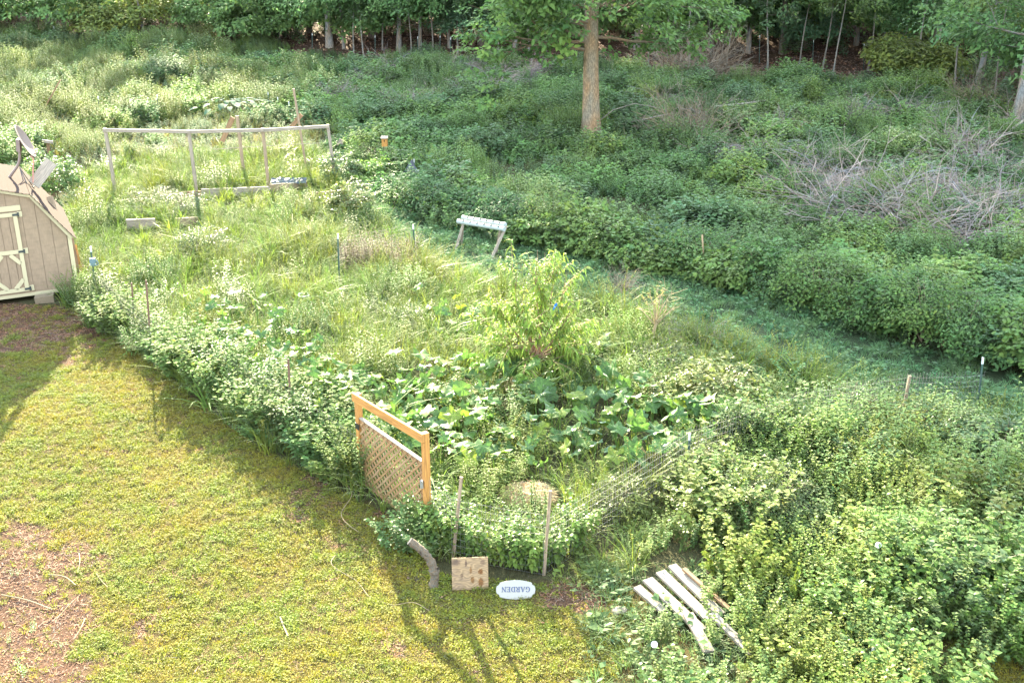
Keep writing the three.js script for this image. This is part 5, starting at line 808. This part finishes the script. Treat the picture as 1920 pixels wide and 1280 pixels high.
for (const [a, b, h, m, label] of [[[300, 372], [378, 369], 0.22, M.brownwood, 'mossy bed timber under the left half of trellis'], [[378, 369], [506, 364], 0.28, M.greywood, 'grey bed timber under the middle of the trellis'], [[505, 360], [576, 354], 0.28, M.oldwood, 'bed timber with black liner under the trellis'], [[592, 374], [646, 370], 0.26, M.brownwood, 'brown bed timber at the right end of trellis'], [[238, 430], [292, 428], 0.32, M.greywood, 'grey timber of the lower raised bed, nearest the shed'], [[330, 424], [372, 421], 0.26, M.oldwood, 'grey-brown timber of the lower raised bed, farther from shed']]) {
  const A = spot(...a), B = spot(...b), o = thing('bed_timber', label, 'timber', 'raised bed timbers', A); bar(V(0, h / 2 - 0.02, 0), local(o, B).add(V(0, h / 2 - 0.02, 0)), h, 0.06, m, 'plank', o, V(0, 0, 1));
  if (label.includes('liner')) { const g = new THREE.PlaneGeometry(A.distanceTo(B) * 0.95, 0.3, 20, 5), p = g.attributes.position; for (let i = 0; i < p.count; i++) p.setZ(i, 0.03 * noise(p.getX(i) * 6, p.getY(i) * 6)); g.computeVertexNormals(); g.rotateX(-1.2); const l = mesh('liner', g, std(0.025, 0.035, 0.045, { roughness: 0.35, side: THREE.DoubleSide }), o); l.position.copy(local(o, B).multiplyScalar(0.5)).add(V(0, h + 0.03, -0.1)); }
}

// ------------------------------------------------------------------ white pipes on trestles, beside the path
{
  const a = spot(853, 468), b = spot(919, 486), o = thing('planter_stand', 'two white plastic pipes with planting holes on wooden trestle legs', 'planter', null, a), P = (p, u, v) => local(o, over(p, u, v)), white = std(0.30, 0.34, 0.33, { roughness: 0.6 }), dark = std(0.05, 0.05, 0.04);
  const bL = a.clone().add(V(0.15, 0, -0.55)), bR = b.clone().add(V(0.15, 0, -0.55)), F0 = P(a.clone().lerp(bL, 0.3), 860, 415), F1 = P(b.clone().lerp(bR, 0.3), 944, 429), B0 = P(a.clone().lerp(bL, 0.75), 869, 408), B1 = P(b.clone().lerp(bR, 0.75), 946, 421);
  for (const [p, q] of [[F0, F1], [B0, B1]]) {
    const d = q.clone().sub(p), L = d.length(), g = new THREE.CylinderGeometry(0.062, 0.062, L, 18), pipe = mesh('pipe', g, white, o); pipe.position.copy(p).lerp(q, 0.5); pipe.quaternion.setFromUnitVectors(UP, d.clone().normalize());
    for (const t of [0, 1]) { const c = mesh('pipe_cap', new THREE.CylinderGeometry(0.068, 0.068, 0.06, 18), white, o); c.position.copy(p).lerp(q, t); c.quaternion.copy(pipe.quaternion); }
    for (let k = 0; k < 6; k++) { const t = (k + 0.7) / 6.4, c = mesh('planting_hole', new THREE.CylinderGeometry(0.03, 0.025, 0.03, 12), dark, o); c.position.copy(p).lerp(q, t).add(V(0, 0.042, 0.042)); c.rotation.x = 0.78; }
  }
  const leg = (p, top) => bar(local(o, p).add(V(0, -0.05, 0)), top, 0.07, 0.035, M.greywood, 'leg', o);
  leg(a, P(a.clone().lerp(bL, 0.5), 870, 414)); leg(bL, P(a.clone().lerp(bL, 0.5), 868, 414)); leg(b, P(b.clone().lerp(bR, 0.5), 949, 424)); leg(bR, P(b.clone().lerp(bR, 0.5), 939, 424));
}
{ // birdhouse
  const at = spot(721, 312), o = thing('birdhouse', 'small orange-brown birdhouse with a pale roof above the hedge', 'birdhouse', null, at), c = over(at, 721, 266).sub(at);
  bar(V(0, -0.1, 0), c.clone().add(V(0, -0.15, 0)), 0.06, 0.06, M.oldwood, 'pole', o); const bx = mesh('box', boxGeo(0.2, 0.3, 0.18), M.cedar, o); bx.position.copy(c); const rf = mesh('roof', boxGeo(0.25, 0.025, 0.26), M.greywood, o); rf.position.copy(c).add(V(0, 0.17, 0.02)); rf.rotation.x = 0.15; const h = mesh('entrance', new THREE.CylinderGeometry(0.024, 0.024, 0.01, 14).rotateX(Math.PI / 2), std(0.02, 0.015, 0.01), o); h.position.copy(c).add(V(0, 0.05, 0.092));
}
{ // black plastic bag hung on a post
  const at = over(spot(772, 346), 768, 334), o = thing('plastic_bag', 'dark blue-black plastic bag caught on a post in the hedge', 'bag', null, at), prof = [[0.02, 0.62], [0.05, 0.55], [0.11, 0.42], [0.2, 0.28], [0.26, 0.14], [0.24, 0.03], [0.1, -0.03], [0.0, -0.04]].map(([r, y]) => new THREE.Vector2(r, y)), g = new THREE.LatheGeometry(prof, 26), p = g.attributes.position;
  for (let i = 0; i < p.count; i++) { const a = Math.atan2(p.getZ(i), p.getX(i)), k = 1 + 0.25 * noise(Math.cos(a) * 2.2, Math.sin(a) * 2.2 + p.getY(i) * 2) + 0.12 * noiseB(Math.cos(a) * 5, p.getY(i) * 7); p.setXYZ(i, p.getX(i) * k + 0.16 * Math.max(0, p.getY(i)), p.getY(i), p.getZ(i) * k * 0.6); } g.computeVertexNormals();
  mesh('sack', g, std(0.02, 0.03, 0.045, { roughness: 0.3, side: THREE.DoubleSide }), o); const lab = mesh('tag', boxGeo(0.12, 0.2, 0.006), M.whitepaint, o); lab.position.set(0.24, 0.22, 0.12); lab.rotation.set(0.1, 0.3, -0.5);
}
{ // pallet by the wood
  const o = thing('wood_pallet', 'small pale pallet end lying at the top of the field', 'pallet', null, spot(1383, 140)); for (const y of [0.08, 0.34]) bar(V(-0.45, y, 0), V(0.45, y, 0), 0.1, 0.03, M.oldwood, 'slat', o); for (const x of [-0.4, 0, 0.4]) bar(V(x, 0.0, -0.03), V(x, 0.4, -0.03), 0.09, 0.03, M.oldwood, 'bearer', o);
}
{ // a big pale-leaved plant behind the trellis
  const o = thing('pale_leaved_plant', 'spreading plant with broad pale leaves behind the trellis', 'plant', null, spot(432, 222)), s = new Shape3(); for (let k = 0; k < 46; k++) { const a = rr(0, 6.28), r = rr(0.3, 1.5), p = V(Math.cos(a) * r, 0.85 + rr(-0.1, 0.1) - r * 0.1, Math.sin(a) * r); s.leaf(p, unit(rr(-0.2, 0.1), a), UP, rr(0.35, 0.55), rr(0.2, 0.3), jit([0.11, 0.21, 0.11], 0.1), { droop: 0.25 }); if (k % 4 === 0) s.tube([V(0, 0, 0), p.clone().multiplyScalar(0.6).setY(0.7), p], [0.02, 0.014, 0.008], [0.3, 0.3, 0.2]); } mesh('foliage', s.build(), M.dull, o);
}

// ------------------------------------------------------------------ dry vines and sticks on the lawn
{
  const dry = (pts, r, label) => { const p = pts.map(([u, v, h]) => { const q = spot(u, v); q.y += h ?? 0.03; return q; }), o = thing('dry_vine', label, 'dry vine', 'dry vines and sticks on the lawn', p[0]); mesh('stem', new THREE.TubeGeometry(new THREE.CatmullRomCurve3(p.map((q) => local(o, q))), pts.length * 8, r, 5), std(...jit([0.24, 0.18, 0.10], 0.12)), o); };
  dry([[645, 905], [660, 935, 0.08], [640, 965], [655, 995, 0.1], [672, 1000]], 0.005, 'curling dry vine on the shaded soil before the gate'); 
  dry([[632, 1040], [622, 1068, 0.1], [648, 1082, 0.05], [668, 1092], [690, 1120]], 0.005, 'looping pale vine on the sunny lawn'); dry([[690, 1120], [735, 1137], [775, 1136, 0.06], [805, 1148]], 0.0045, 'pale vine crossing the post shadow on lawn'); 
  dry([[2, 1118], [50, 1128], [98, 1146]], 0.009, 'long pale stick on the bare soil'); dry([[90, 1080], [120, 1086, 0.05], [142, 1100]], 0.007, 'pale stick above the long stick on bare soil'); dry([[148, 1040], [150, 1060, 0.06], [147, 1072]], 0.007, 'short upright straw stick on bare soil'); dry([[180, 1078], [190, 1092], [202, 1104]], 0.006, 'thin straw at the border of bare soil and lawn');  dry([[525, 1160], [532, 1178], [540, 1196]], 0.012, 'brown bark strip on the lower lawn');
  dry([[140, 1200], [152, 1184, 0.06], [160, 1162]], 0.006, 'thin stick crossing the bare soil patch'); dry([[105, 1165], [128, 1140, 0.04], [150, 1118]], 0.005, 'fine straw crossing the bare soil patch');
}
// seedlings in the bare patch
[[60, 1185, 0.16], [15, 1205, 0.12], [45, 1265, 0.2], [110, 1215, 0.1], [28, 1080, 0.13], [70, 1050, 0.11]].forEach(([u, v, h], i) => { const o = thing('seedling', `little leafy seedling in the bare soil patch, ${ORD[i]} of its scatter`, 'seedling', 'seedlings on the bare soil', spot(u, v)); mesh('foliage', pick(G.herb), M.waxyTint ??= (() => { const m = M.waxy.clone(); m.color.setRGB(0.16, 0.26, 0.08); return m; })(), o).scale.setScalar(h * 3.2); });

renderer.render(scene, camera);
